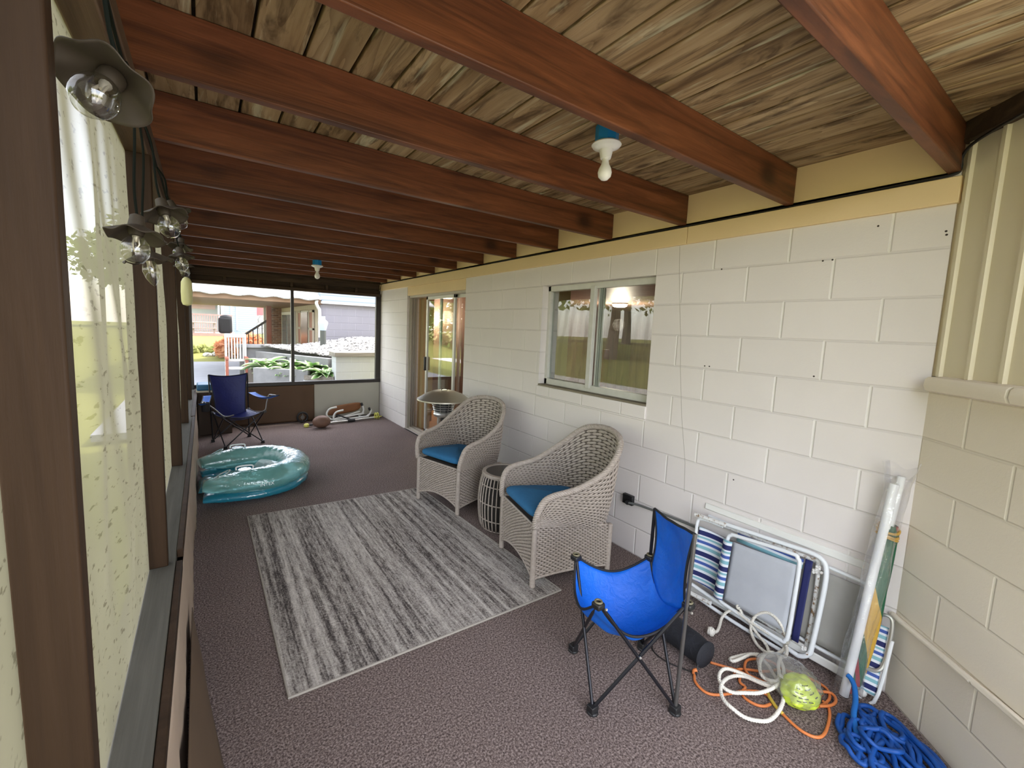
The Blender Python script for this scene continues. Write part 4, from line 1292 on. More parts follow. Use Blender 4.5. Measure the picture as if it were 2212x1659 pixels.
for i, (x, y, z, tx, ty, zc, lab, candle) in enumerate(LAMPS):
    t = thing('string_lamp', lab, 'string light', (x, y, z), 0, 'string lights along the header beam')
    t.rotation_euler = (Vector((tx, ty, -1)).to_track_quat('-Z', 'Y') @ Euler((0, 0, R(35 * i))).to_quaternion()).to_euler()
    sh = MB()
    def sf(u, v):
        a = 2 * PI * u
        r = 0.016 + 0.042 * v
        lobe = 1 + 0.05 * v * math.cos(6 * a)
        zz = -0.018 - 0.026 * v ** 1.1 + 0.004 * v * v * math.cos(6 * a + 0.6)
        return (r * lobe * math.cos(a), r * lobe * math.sin(a), zz)
    sh.grid(sf, 72, 10, closed_u=True)
    sh.build('shade', m_shade, t, world=False, angle=180, solid=0.002)
    MB().lathe([(0.008, 0.012), (0.014, 0.008), (0.017, -0.012), (0.017, -0.030), (0.013, -0.042)], (0, 0, 0), 16).build('socket', m_shade, t, world=False)
    if candle: prof = [(0.010, -0.038), (0.017, -0.052), (0.020, -0.070), (0.016, -0.090), (0.008, -0.106), (0.001, -0.114)]
    else: prof = [(0.011, -0.038), (0.018, -0.048), (0.026, -0.060), (0.029, -0.075), (0.026, -0.090), (0.017, -0.104), (0.001, -0.108)]
    MB().lathe(prof, (0, 0, 0), 24).build('bulb', m_clear_bulb, t, world=False, angle=180)
    fl_ = MB().tube([(0.004, 0, -0.04), (0.006, 0.003, -0.062), (0.001, -0.006, -0.078), (-0.006, 0.002, -0.062), (-0.004, 0, -0.04)], 0.0022, 5)
    fl_.lathe([(0.007, -0.036), (0.008, -0.044), (0.003, -0.056)], (0, 0, 0), 10)
    fl_.build('filament', m_filament, t, world=False)
    top = Vector((-2.738, y - 0.04 + 0.03 * (i % 2), zc))
    M3 = t.rotation_euler.to_matrix()
    s0 = Vector((x, y, z)) + M3 @ Vector((0, 0, 0.010))
    cordpts = smooth_path([top, top.lerp(s0, 0.35) + Vector((0.012, 0, 0.0)), top.lerp(s0, 0.8), s0], 6)
    MB().tube(cordpts, 0.0032, 6).build('cord', m_cord, t)
    cab.append(top)
cp_ = [(-2.737, -0.6, 2.225), (-2.7385, 0.3, 2.224)]
for a, b in zip(cab, cab[1:]):
    cp_ += [tuple(a), ((a.x + b.x) / 2, (a.y + b.y) / 2, 2.232)]
cp_ += [tuple(cab[-1]), (-2.738, 4.6, 2.225), (-2.738, 7.2, 2.235)]
tag(MB().tube(smooth_path(cp_, 5), 0.0035, 6).build('light_cable', m_cord), 'thin dark cable of the string lights stapled along the brown header beam', 'cable')
pf = thing('hanging_float', 'pale yellow oblong float hanging from the header by the far lamps', 'float', (-2.695, 3.85, 1.70))
MB().lathe([(0.004, 1.70), (0.026, 1.708), (0.034, 1.73), (0.036, 1.80), (0.033, 1.87), (0.022, 1.895), (0.010, 1.905)], (-2.695, 3.85, 0), 16).build('body', plain('pale_yellow_vinyl', (0.62, 0.60, 0.30), 0.4), pf)
MB().tube([(-2.695, 3.85, 1.90), (-2.705, 3.85, 2.05), (-2.738, 3.85, 2.215)], 0.003, 6).build('cord', m_cord, pf)

# long black cable on the ledger board
lc = [(-0.62, -0.05, 2.43), (-0.35, 0.20, 2.425), (-0.10, 0.40, 2.42), (-0.035, 0.452, 2.39), (-0.018, 0.456, 2.345), (-0.026, 0.475, 2.322)]
lc += [(-0.014, y, 2.321 + 0.003 * math.sin(4 * y)) for y in np.linspace(0.6, 7.2, 24)]
lc += [(-0.02, 7.34, 2.30), (-0.03, 7.37, 2.2), (-0.03, 7.375, 2.02)]
tag(MB().tube(smooth_path(lc, 4), 0.0058, 8).build('power_cable', m_black), 'black cable lying along the top of the yellow ledger board', 'cable')

# outlet and cord
ob = thing('wall_outlet', 'black outlet box on the white wall behind the wicker chair', 'outlet', (-0.02, 1.94, 0.40))
MB().box(-0.030, 0.0, 1.895, 1.982, 0.365, 0.437).build('outlet_body', m_black, ob, bevel=0.004)
MB().tube([(-0.03, 1.925, 0.392), (-0.058, 1.915, 0.392)], 0.017, 12).build('plug', m_black, ob)
m_grey_cord = plain('grey_cord', (0.12, 0.125, 0.12), 0.5)
(MB().tube(smooth_path([(-0.052, 1.908, 0.392), (-0.03, 1.84, 0.396), (-0.018, 1.70, 0.40), (-0.016, 1.55, 0.404), (-0.016, 1.44, 0.406), (-0.015, 1.30, 0.405), (-0.012, 1.0, 0.39), (-0.012, 0.75, 0.37)], 6), 0.0085, 8).build('power_cord', m_grey_cord, ob))
cd_ = abox(MB(), 0.0, SE, 0.0, 0.012, 0.375, 0.40)
pts = [ang(s, 0.013, 0.385 + 0.035 * s) for s in np.linspace(-0.005, SE, 8)]
tag(MB().tube(pts, 0.013, 10).build('conduit', m_block_corner), 'cream painted conduit crossing the angled wall near the floor', 'conduit')

# ------------------------------------------------------------------ blue folding chairs
m_blue = Mat('blue_nylon')
_o = m_blue.obj()
m_blue = m_blue.pbr(m_blue.mix(m_blue.noise(_o, 7, 4), (0.003, 0.095, 0.50), (0.004, 0.15, 0.72)), 0.5, m_blue.bump(m_blue.noise(_o, 26, 4, 0.6, 1.0), 0.35, 0.012), Specular_IOR_Level=0.4)
m_navy = Mat('navy_nylon')
_o = m_navy.obj()
m_navy = m_navy.pbr(m_navy.mix(m_navy.noise(_o, 7, 4), (0.002, 0.006, 0.075), (0.003, 0.010, 0.125)), 0.5, m_navy.bump(m_navy.noise(_o, 20, 4, 0.6, 1.0), 0.35, 0.012))
m_trim_black = plain('black_webbing', (0.008, 0.008, 0.012), 0.7)
m_tube_black = plain('black_powder_coat', (0.012, 0.012, 0.016), 0.32, 0.3)
m_tube_grey = plain('grey_steel_tube', (0.16, 0.155, 0.15), 0.35, 0.7)
m_ring = plain('olive_ring', (0.16, 0.14, 0.08), 0.5)
m_rivet = plain('bright_rivet', (0.75, 0.75, 0.73), 0.25, 0.8)


def patch(A, B, C, D, eAB, eBC, eCD, eDA, sag, wr=0.006, seed=0.0):
    """four-cornered sheet A-B-C-D (A,B one edge, D,C the opposite) with edge drops and a sagging middle"""
    A, B, C, D = map(Vector, (A, B, C, D))
    eAB, eBC, eCD, eDA, sag = map(Vector, (eAB, eBC, eCD, eDA, sag))
    def fn(u, v):
        s1, s2 = 4 * u * (1 - u), 4 * v * (1 - v)
        p = (A.lerp(B, u)).lerp(D.lerp(C, u), v)
        p = p + eAB * s1 * (1 - v) + eCD * s1 * v + eDA * s2 * (1 - u) + eBC * s2 * u + sag * s1 * s2
        w = wr * mnoise.noise(Vector((u * 5 + seed, v * 3.5, seed * 2.3))) * min(1, 3 * s1 * s2 + 0.15)
        return p + Vector((w, w * 0.6, w))
    return fn


def edge_path(fn, side, n=24):
    t = [i / n for i in range(n + 1)]
    return [fn(*{'ab': (k, 0), 'bc': (1, k), 'cd': (k, 1), 'da': (0, k)}[side]) for k in t]


def hub(mb, p, d=0.018):
    mb.obox((p[0], p[1], 0.020), (0.040, 0.034, 0.036))
    mb.lathe([(0.024, 0.0), (0.027, 0.006), (0.022, 0.014)], (p[0], p[1], 0), 12)
    return mb


# near chair: no arms, worn child-size seat leaning on its crossed legs
cc = thing('folding_camp_chair', 'bright blue armless folding camp chair in front of the leaning beach chairs', 'chair', (-1.0, 1.15, 0), 0, 'blue folding camp chairs')
f1, f2, f3, f4 = (-1.262, 1.104), (-0.955, 0.915), (-1.078, 1.405), (-0.758, 1.229)
Bq, Aq, Cq, Dq = Vector((-1.268, 1.107, 0.505)), Vector((-1.095, 1.409, 0.518)), Vector((-0.930, 0.913, 0.500)), Vector((-0.754, 1.229, 0.510))
Ct, Dt = Vector((-0.944, 0.905, 0.812)), Vector((-0.742, 1.232, 0.752))
seat = patch(Aq, Bq, Cq, Dq, (-0.030, 0.018, -0.125), (0.006, 0.012, -0.165), (0.03, -0.02, -0.10), (-0.004, -0.004, -0.080), (0.0, 0.0, -0.012), 0.020, 1.3)
b0, b1 = Vector(seat(0.06, 0.97)), Vector(seat(0.94, 0.97))
sb_ = MB().grid(seat, 30, 30)
so = sb_.build('seat_sling', m_blue, cc, angle=180, solid=0.002, fix=False)
low_d = Dq.lerp(Cq, 0.06) + Vector((0.0, 0.0, -0.035)); low_c = Dq.lerp(Cq, 0.94) + Vector((0.0, 0.0, -0.035))
back = patch(low_d, low_c, Ct, Dt, (-0.02, 0.01, -0.075), (-0.006, 0.014, -0.01), (-0.006, 0.0, -0.008), (0.004, -0.014, 0.0), (0.040, -0.024, 0), 0.020, 4.1)
MB().grid(back, 26, 26).build('back_sling', m_blue, cc, angle=180, solid=0.002, fix=False)
tm = MB()
for fn, sides in ((seat, ('ab', 'bc', 'da')), (back, ('bc', 'cd', 'da'))):
    for s in sides: tm.tube(edge_path(fn, s), 0.006, 6)
tm.build('black_binding', m_trim_black, cc, angle=180)
def chair_tubes(root, pairs, mat, r=0.0075):
    for a, b in pairs:
        MB().tube([a, b], r, 10).build('leg', mat, root)
def floor_pt(p, z=0.022): return (p[0], p[1], z)
chair_tubes(cc, [(Bq, floor_pt(f2)), (Cq, floor_pt(f1)), (Aq, floor_pt(f1)), (Bq, floor_pt(f3)), (Aq, floor_pt(f4)), (Dq, floor_pt(f3)), (Cq, floor_pt(f4)), (Dq, floor_pt(f2))], m_tube_black)
for a, b in ((Ct, f2), (Dt, f4)):
    MB().tube([a, floor_pt(b)], 0.0085, 10).build('back_post', m_tube_grey if a is Ct else m_tube_black, cc)
for p in (f1, f2, f3, f4): hub(MB(), p).build('foot', m_black, cc, bevel=0.004)
for q in (Aq, Bq, Cq, Dq):
    k = MB().obox(q + Vector((0.0, 0.0, -0.012)), (0.042, 0.042, 0.026))
    c_ = k.build('corner_bracket', m_black, cc, bevel=0.006)
    MB().tube([(q.x + 0.014 * math.cos(a), q.y + 0.014 * math.sin(a), q.z + 0.004) for a in np.linspace(0, 2 * PI, 17)[:-1]], 0.0045, 6, closed=True).build('ring', m_ring, c_)
rv = MB()
mid = (Bq + Vector(floor_pt(f2)) + Cq + Vector(floor_pt(f1))) / 4
for p in (mid, Bq + Vector((0.02, -0.02, -0.02)), Cq + Vector((-0.02, -0.02, -0.02))):
    rv.ico((p.x - 0.004, p.y - 0.010, p.z), 0.0065, 1)
rv.build('rivets', m_rivet, cc)

# far chair: full size with arms, facing the camera
fc = thing('folding_camp_chair', 'dark blue folding camp chair with arms below the far window', 'chair', (-2.27, 6.4, 0), 0, 'blue folding camp chairs')
gF, gR, gB, gL = (-2.415, 6.12), (-1.99, 6.245), (-2.115, 6.67), (-2.54, 6.55)
sFL, sFR, sBR, sBL = Vector((-2.42, 6.10, 0.42)), Vector((-1.965, 6.21, 0.44)), Vector((-2.115, 6.66, 0.40)), Vector((-2.535, 6.55, 0.40))
tBL, tBR = Vector((-2.566, 6.66, 0.880)), Vector((-2.118, 6.74, 0.885))
seat = patch(sFL, sFR, sBR, sBL, (0, -0.01, -0.05), (0, 0, -0.03), (0, 0, -0.03), (0, 0, -0.03), (0, 0, -0.035), 0.006, 7.7)
MB().grid(seat, 22, 22).build('seat_sling', m_navy, fc, angle=180, solid=0.002, fix=False)
back = patch(sBL + Vector((0.035, -0.06, -0.04)), sBR + Vector((-0.04, -0.06, -0.04)), tBR, tBL, (0, 0.0, -0.03), (-0.012, 0.0, 0), (0, 0.01, -0.030), (0.012, 0.0, 0), (0, 0.035, 0), 0.008, 2.2)
MB().grid(back, 22, 26).build('back_sling', m_navy, fc, angle=180, solid=0.002, fix=False)
tm = MB()
for fn, sides in ((seat, ('ab', 'bc', 'da')), (back, ('bc', 'cd', 'da'))):
    for s in sides: tm.tube(edge_path(fn, s), 0.006, 6)
tm.build('black_binding', m_trim_black, fc, angle=180)
aFL, aFR = Vector((-2.64, 6.05, 0.605)), Vector((-1.83, 6.18, 0.640))
aBL, aBR = Vector((-2.585, 6.52, 0.625)), Vector((-2.075, 6.64, 0.625))
chair_tubes(fc, [(sFL, floor_pt(gR)), (sFR, floor_pt(gF)), (sFL, floor_pt(gL)), (sBL, floor_pt(gF)), (sFR, floor_pt(gB)), (sBR, floor_pt(gR)), (sBL, floor_pt(gB)), (sBR, floor_pt(gL))], m_tube_black)
for a, b in ((tBL, gL), (tBR, gB)): MB().tube([a, floor_pt(b)], 0.009, 8).build('back_post', m_tube_black, fc)
for a, b, c in ((aFL, sFL, aBL), (aFR, sFR, aBR)):
    inn = a.lerp(c, 0.30)
    MB().tube(smooth_path([sFR.lerp(sFL, 0.5).lerp(b, 0.55), b, b.lerp(inn, 0.5) + Vector((0, 0, 0.0)), inn + Vector((0, 0, -0.012)), inn.lerp(a, 0.5), a], 5), 0.008, 8).build('arm_tube', m_tube_grey, fc)
    side = Vector((1, 0.25, 0)) * 0.045
    af = patch(a - side * 0.9, a + side * 0.9, c + side, c - side, (0, 0, 0), (0, 0, -0.045), (0, 0, 0), (0, 0, -0.045), (0, 0, -0.02), 0.004, 3.3)
    ar = MB().grid(af, 10, 16).build('armrest', m_blue, fc, angle=180, solid=0.004, fix=False)
    et = MB()
    for s in ('ab', 'bc', 'da'): et.tube(edge_path(af, s), 0.005, 6)
    et.build('armrest_binding', m_trim_black, ar, angle=180)
cupc = aFL.lerp(aBL, 0.22)
MB().lathe([(0.040, -0.11), (0.044, -0.10), (0.048, 0.0), (0.044, 0.0), (0.040, -0.10)], (cupc.x + 0.02, cupc.y, cupc.z - 0.012), 18).build('cup_holder', m_trim_black, fc)
for p in (gF, gR, gB, gL): hub(MB(), p).build('foot', m_black, fc, bevel=0.004)
for q in (sFL, sFR, sBR, sBL): MB().obox(q + Vector((0, 0, -0.01)), (0.036, 0.036, 0.03)).build('corner_bracket', m_black, fc, bevel=0.005)

# black carry bag under the near chair
bg = thing('carry_bag', 'black tubular carry bag lying under the bright blue chair', 'bag', (-0.58, 1.15, 0))
a_, b_ = Vector((-0.550, 1.36, 0.070)), Vector((-0.600, 0.985, 0.070))
dirb = (b_ - a_).normalized()
path = [a_ + (b_ - a_) * t for t in np.linspace(0, 1, 15)]
rad = [0.056 + 0.012 * math.sin(PI * t) + 0.003 * math.sin(17 * t) for t in np.linspace(0, 1, 15)]
rad[-1] = 0.066
m_bagcloth = Mat('black_bag_cloth'); _o = m_bagcloth.obj()
m_bagcloth = m_bagcloth.pbr((0.010, 0.011, 0.016), 0.75, m_bagcloth.bump(m_bagcloth.noise(_o, 28, 4, 0.6, 1), 0.6, 0.01))
MB().tube([(p.x, p.y, p.z) for p in path], rad, 24).build('bag_body', m_bagcloth, bg)
MB().lathe([(0.0, 0.010), (0.052, 0.008), (0.066, 0.0)], b_, 24, dirb.to_track_quat('Z', 'Y').to_matrix()).build('round_end', m_bagcloth, bg)
MB().tube([a_ + Vector((0.042, -0.02, 0.036)), a_.lerp(b_, 0.5) + Vector((0.046, 0, 0.036)), a_.lerp(b_, 0.85) + Vector((0.044, 0, 0.036))], 0.0022, 6).build('zip_piping', plain('pale_piping', (0.5, 0.5, 0.5), 0.5), bg)
MB().tube(smooth_path([(-0.655, 1.22, 0.045), (-0.715, 1.20, 0.006), (-0.735, 1.12, 0.006), (-0.70, 1.03, 0.006), (-0.675, 0.985, 0.014), (-0.64, 1.0, 0.05)], 6), 0.0032, 6).build('drawcord', m_black, bg)
MB().lathe([(0.009, 0), (0.011, 0.008), (0.009, 0.016)], (-0.683, 0.985, 0.003), 10).build('cord_stop', m_black, bg)

# ------------------------------------------------------------------ folded beach chairs leaning on the wall
m_wframe = plain('white_enamel_tube', (0.78, 0.81, 0.83), 0.3, var=0.05)
m_rust = Mat('rusty_white_tube')
_o = m_rust.obj()
m_rust = m_rust.pbr(m_rust.mix(m_rust.n('MapRange', None, Value=m_rust.noise(_o, 45, 5, 0.7), i1=0.52, i2=0.62).outputs[0], (0.74, 0.74, 0.72), (0.22, 0.12, 0.05)), 0.5)
m_grey_sling = Mat('grey_sling_cloth'); _o = m_grey_sling.obj()
m_grey_sling = m_grey_sling.pbr(m_grey_sling.mix(m_grey_sling.noise(_o, 9, 5), (0.40, 0.42, 0.46), (0.54, 0.56, 0.60)), 0.8)
m_dgrey_sling = Mat('dull_grey_sling_cloth'); _o = m_dgrey_sling.obj()
m_dgrey_sling = m_dgrey_sling.pbr(m_dgrey_sling.mix(m_dgrey_sling.noise(_o, 9, 5), (0.30, 0.295, 0.27), (0.40, 0.39, 0.36)), 0.8)
m_armwhite = plain('white_plastic_slat', (0.76, 0.755, 0.72), 0.4, var=0.05)


def stripe_mat(name, axis, off, pitch=0.062):
    M = Mat(name)
    x, y, z = M.xyz(M.pos())
    f = M.math('FRACT', M.math('DIVIDE', M.math('SUBTRACT', (x, y, z)[axis], off), pitch * 2))
    navy, white, aqua, mid = (0.012, 0.018, 0.11), (0.72, 0.76, 0.82), (0.22, 0.45, 0.52), (0.05, 0.10, 0.36)
    c = M.ramp(f, [(0.0, navy), (0.22, white), (0.34, aqua), (0.50, white), (0.60, mid), (0.74, white), (0.84, aqua), (0.93, white)], 'CONSTANT')
    return M.pbr(c, 0.75)


m_stripe = stripe_mat('blue_striped_sling', 2, 0.405)
m_stripe2 = stripe_mat('blue_striped_sling_corner', 2, 0.05, 0.05)


def LP(y, h, d=0.0, x0=-0.135):
    """point on the leaning chair: y along the wall, h up the lean, d out from its face"""
    k = 0.1521
    return Vector((x0 + h * k - d * 0.988, y, 0.012 + h * 0.988 + d * k))


bc = thing('beach_chair', 'folded beach chair with blue striped sling and white tube frame, front of the stack', 'chair', (-0.11, 1.05, 0), 0, 'folded beach chairs against the wall')
def lean_tube(pts, r, d=0.0, **kw):
    return MB().tube(smooth_path([LP(y, h, d) for y, h in pts], 5), r, 10)
outer = [(1.370, 0.500), (1.22, 0.513), (0.93, 0.530), (0.785, 0.538), (0.735, 0.526), (0.712, 0.49), (0.705, 0.39), (0.712, 0.10), (0.722, 0.045), (0.755, 0.016), (0.80, 0.018), (1.07, 0.045), (1.345, 0.078)]
lean_tube(outer, 0.0115).build('outer_frame', m_wframe, bc)
lean_tube([(1.30, 0.488), (1.0, 0.497), (0.80, 0.500), (0.752, 0.47), (0.742, 0.10), (0.775, 0.06), (1.05, 0.088), (1.33, 0.118)], 0.0105, -0.032).build('back_frame', m_rust, bc)
lean_tube([(1.172, 0.27), (1.172, 0.44), (1.155, 0.474), (1.12, 0.482), (0.86, 0.506), (0.825, 0.495), (0.812, 0.46), (0.808, 0.29), (0.806, 0.11), (0.815, 0.068), (0.85, 0.056), (1.11, 0.078), (1.155, 0.092), (1.172, 0.13), (1.172, 0.27)], 0.0105, 0.034).build('seat_frame', m_wframe, bc)
lean_tube([(1.36, 0.33), (1.372, 0.455), (1.345, 0.492), (1.22, 0.497)], 0.0095, 0.012).build('end_loop', m_wframe, bc)
MB().grid(lambda u, v: LP(1.141 - 0.322 * u, 0.106 + (0.336 + 0.018 * u) * v, 0.034 + 0.006 * math.sin(PI * u)), 14, 14).build('seat_back_cloth', m_grey_sling, bc, angle=180, solid=0.003, fix=False)
MB().grid(lambda u, v: LP(1.355 - 0.185 * u, 0.112 + 0.330 * v - 0.010 * u, 0.012 - 0.015 * math.sin(PI * u)), 14, 20).build('striped_back', m_stripe, bc, angle=180, solid=0.003, fix=False)
MB().grid(lambda u, v: LP(1.187 - 0.05 * u, 0.100 + 0.342 * v, 0.048 + 0.014 * math.sin(PI * u)), 8, 20).build('striped_fold', m_stripe, bc, angle=180, solid=0.003, fix=False)
MB().grid(lambda u, v: LP(0.800 - 0.032 * u, 0.075 + 0.425 * v, 0.004), 4, 8).build('navy_band', plain('navy_sling_band', (0.012, 0.016, 0.10), 0.7), bc, angle=180, solid=0.003, fix=False)
MB().grid(lambda u, v: LP(1.14 - 0.33 * u, 0.44 + 0.05 * v, -0.006), 4, 4).build('dark_sling_top', m_stripe, bc, angle=180, solid=0.003, fix=False)
for h0, d in ((0.512, 0.030), (0.040, 0.036)):
    ar = MB()
    pts = [LP(1.385, h0 - 0.004, d), LP(1.30, h0, d), LP(1.20, h0 + 0.004, d)]
    ar.tube(smooth_path(pts, 4), 0.013, 8)
    ar.build('arm_hinge', m_rust, bc)
hg = MB()
for y, h in ((0.735, 0.478), (0.733, 0.065), (0.745, 0.455)):
    c = LP(y, h, 0.012)
    for i in range(5): hg.ico((c.x - 0.004, c.y + 0.012 * math.sin(2.1 * i), c.z + 0.012 * math.cos(1.7 * i)), 0.008, 1)
hg.build('rusty_hinge', m_rust, bc)
lean_tube([(1.34, 0.035), (1.08, 0.008), (0.80, 0.000)], 0.010, 0.02).build('foot_bar', m_wframe, bc)

b2 = thing('beach_chair', 'folded beach chair with dull grey sling and flat white slats behind the striped one', 'chair', (-0.05, 0.95, 0), 0, 'folded beach chairs against the wall')
def LW(y, h, d=0.0): return LP(y, h, d, -0.088)
def slat(y0, h0, y1, h1, w, d):
    mb = MB()
    u = Vector((0.1521, 0, 0.988))
    a, b = LW(y0, h0, d), LW(y1, h1, d)
    mb.bar(a, b, 0.014, w, up=u)
    return mb
slat(1.372, 0.560, 0.505, 0.556, 0.040, 0.0).build('top_slat', m_armwhite, b2, bevel=0.006)
slat(1.372, 0.030, 0.505, 0.028, 0.042, 0.012).build('bottom_slat', m_armwhite, b2, bevel=0.006)
MB().tube(smooth_path([LW(1.34, 0.505), LW(0.90, 0.49), LW(0.56, 0.475), LW(0.522, 0.455), LW(0.512, 0.42), LW(0.512, 0.12), LW(0.525, 0.085), LW(0.58, 0.075), LW(1.30, 0.085)], 5), 0.009, 8).build('tube_frame', m_wframe, b2)
MB().grid(lambda u, v: LW(0.86 - 0.335 * u, 0.095 + 0.360 * v, 0.004), 12, 12).build('grey_sling', m_dgrey_sling, b2, angle=180, solid=0.003, fix=False)

b3 = thing('beach_chair', 'striped sling chair end showing behind the furled beach umbrella', 'chair', (-0.03, 0.5, 0), 0, 'folded beach chairs against the wall')
MB().grid(lambda u, v: (-0.135 + 0.065 * v + 0.012 * u, 0.545 - 0.085 * u, 0.03 + 0.31 * v), 8, 20).build('striped_sling', m_stripe2, b3, angle=180, solid=0.003, fix=False)
MB().tube(smooth_path([(-0.075, 0.53, 0.36), (-0.070, 0.47, 0.40), (-0.072, 0.448, 0.36), (-0.095, 0.452, 0.20), (-0.115, 0.47, 0.15), (-0.13, 0.52, 0.14)], 6), 0.008, 8).build('wire_frame', plain('dull_wire', (0.42, 0.42, 0.40), 0.35, 0.6), b3)
MB().tube(smooth_path([(-0.14, 0.545, 0.012), (-0.135, 0.46, 0.012), (-0.08, 0.44, 0.30)], 5), 0.007, 8).build('lower_frame', m_wframe, b3)

# ------------------------------------------------------------------ furled beach umbrella in its clear bag
um = thing('beach_umbrella', 'furled beach umbrella in a clear plastic sleeve leaning in the corner', 'umbrella', (-0.18, 0.555, 0))
u0, u1 = Vector((-0.185, 0.557, 0.004)), Vector((-0.040, 0.512, 1.075))
def UP(t, off=(0, 0)):
    p = u0.lerp(u1, t)
    return p + Vector((off[0], off[1], 0))
m_pole_white = plain('white_pole', (0.80, 0.81, 0.82), 0.3, var=0.03)
MB().tube([UP(0.0, (-0.012, -0.006)), UP(0.93, (-0.012, -0.006))], 0.0175, 14).build('lower_pole', m_pole_white, um)
MB().tube([UP(0.62, (0.030, -0.014)), UP(0.96, (0.026, -0.016))], 0.015, 12).build('upper_pole', m_pole_white, um)
def canopy_mat():
    M = Mat('furled_canopy')
    P = M.pos()
    x, y, z = M.xyz(P)
    a = M.math('ARCTAN2', M.math('SUBTRACT', y, 0.53), M.math('SUBTRACT', x, M.math('ADD', -0.152, M.math('MULTIPLY', z, 0.138))))
    s = M.math('FRACT', M.math('ADD', M.math('DIVIDE', a, 2 * PI), M.math('ADD', M.math('MULTIPLY', z, 1.15), 0.325)))
    c = M.ramp(s, [(0.0, (0.30, 0.012, 0.015)), (0.05, (0.005, 0.10, 0.045)), (0.21, (0.60, 0.36, 0.05)), (0.50, (0.005, 0.10, 0.045)), (0.95, (0.30, 0.012, 0.015))], 'CONSTANT')
    w = M.noise(M.scale(P, (60, 60, 9)), 1.0, 4, 0.6)
    return M.pbr(c, 0.35, M.bump(w, 0.6, 0.012))
cn = MB()
def cnf(u, v):
    c = UP(0.05 + 0.70 * v, (0.036 - 0.004 * v, -0.024))
    r = (0.025 + 0.010 * math.sin(PI * min(1, v * 1.1))) * (1 + 0.10 * math.sin(5 * 2 * PI * u + 9 * v))
    if v > 0.97: r *= 0.75
    a = 2 * PI * u
    return c + Vector((math.cos(a) * r, math.sin(a) * r, 0))
cn.grid(cnf, 40, 50, closed_u=True)
cn.build('canopy', canopy_mat(), um, angle=180)
bd = MB()
for t, dz in ((0.715, 0), (0.735, 0.01), (0.70, -0.01)):
    bd.tube([UP(t, (0.026 + 0.036 * math.cos(a), -0.014 + 0.036 * math.sin(a))) + Vector((0, 0, 0.012 * math.sin(a + dz * 90))) for a in np.linspace(0, 2 * PI, 25)[:-1]], 0.006, 6, closed=True)
bd.build('tie_band', plain('gold_and_red_band', (0.50, 0.30, 0.06), 0.4, var=0.5, scale=30), um)
MB().tube([UP(0.0, (0.03, -0.012)), UP(0.10, (0.03, -0.012))], 0.012, 10).build('canopy_tip', plain('red_tip', (0.30, 0.015, 0.02), 0.4), um)
m_sleeve = clear_plastic('clear_sleeve', (0.97, 0.97, 0.98), (0.75, 0.76, 0.78), 0.14, 0.08)
def slf(u, v):
    c = UP(0.01 + 1.01 * v, (0.012, -0.010))
    r = 0.058 - 0.008 * v
    if v > 0.9: r = 0.050 + 0.25 * (v - 0.9)
    a = 2 * PI * u
    r *= 1 + 0.10 * math.sin(3 * a + 14 * v) + 0.05 * math.sin(7 * a - 23 * v)
    return c + Vector((math.cos(a) * r, math.sin(a) * r * 0.8, 0.012 * math.sin(3 * a) * (v > 0.95)))
MB().grid(slf, 36, 60, closed_u=True).build('plastic_sleeve', m_sleeve, um, angle=180, fix=False)
ft = thing('plastic_foot_cap', 'small white rounded plastic cap on the carpet behind the umbrella foot', 'cap', (-0.13, 0.50, 0))
MB().ico((-0.125, 0.505, 0.020), 0.020, 2, (1.1, 0.9, 1.0)).build('cap', m_armwhite, ft)

# ------------------------------------------------------------------ ropes and cords on the carpet
m_wrope = plain('white_rope', (0.72, 0.69, 0.61), 0.8, var=0.1, scale=30)
m_orange = plain('orange_cord_jacket', (0.66, 0.20, 0.055), 0.5, var=0.08)
m_brope = plain('blue_rope', (0.002, 0.065, 0.30), 0.6, var=0.35, scale=40)


def twisted(pts, R0, r, strands, pitch, per=5, n=6, closed=False):
    """laid rope: strands winding round the path"""
    path = smooth_path(pts, per)
    PA = np.array([tuple(p) for p in path])
    L = np.concatenate([[0], np.cumsum(np.linalg.norm(np.diff(PA, axis=0), axis=1))])
    k = max(8, int(L[-1] / (pitch / 5)))
    s = np.linspace(0, L[-1], k)
    fine = np.stack([np.interp(s, L, PA[:, i]) for i in range(3)], 1)
    T = np.gradient(fine, axis=0); T /= np.maximum(np.linalg.norm(T, axis=1, keepdims=True), 1e-9)
    U = np.cross(T, np.array([0.11, 0.23, 0.97])); U /= np.maximum(np.linalg.norm(U, axis=1, keepdims=True), 1e-9)
    W = np.cross(T, U)
    mb = MB()
    for i in range(strands):
        a = s / pitch * 2 * PI + i * 2 * PI / strands
        mb.tube(fine + R0 * (np.cos(a)[:, None] * U + np.sin(a)[:, None] * W), r, n)
    return mb


def lift(xy, z0, seed, amp=0.012):
    out = []
    for i, (x, y) in enumerate(xy):
        out.append((x, y, z0 + amp * (0.5 + 0.5 * math.sin(i * 0.9 + seed))))
    return out


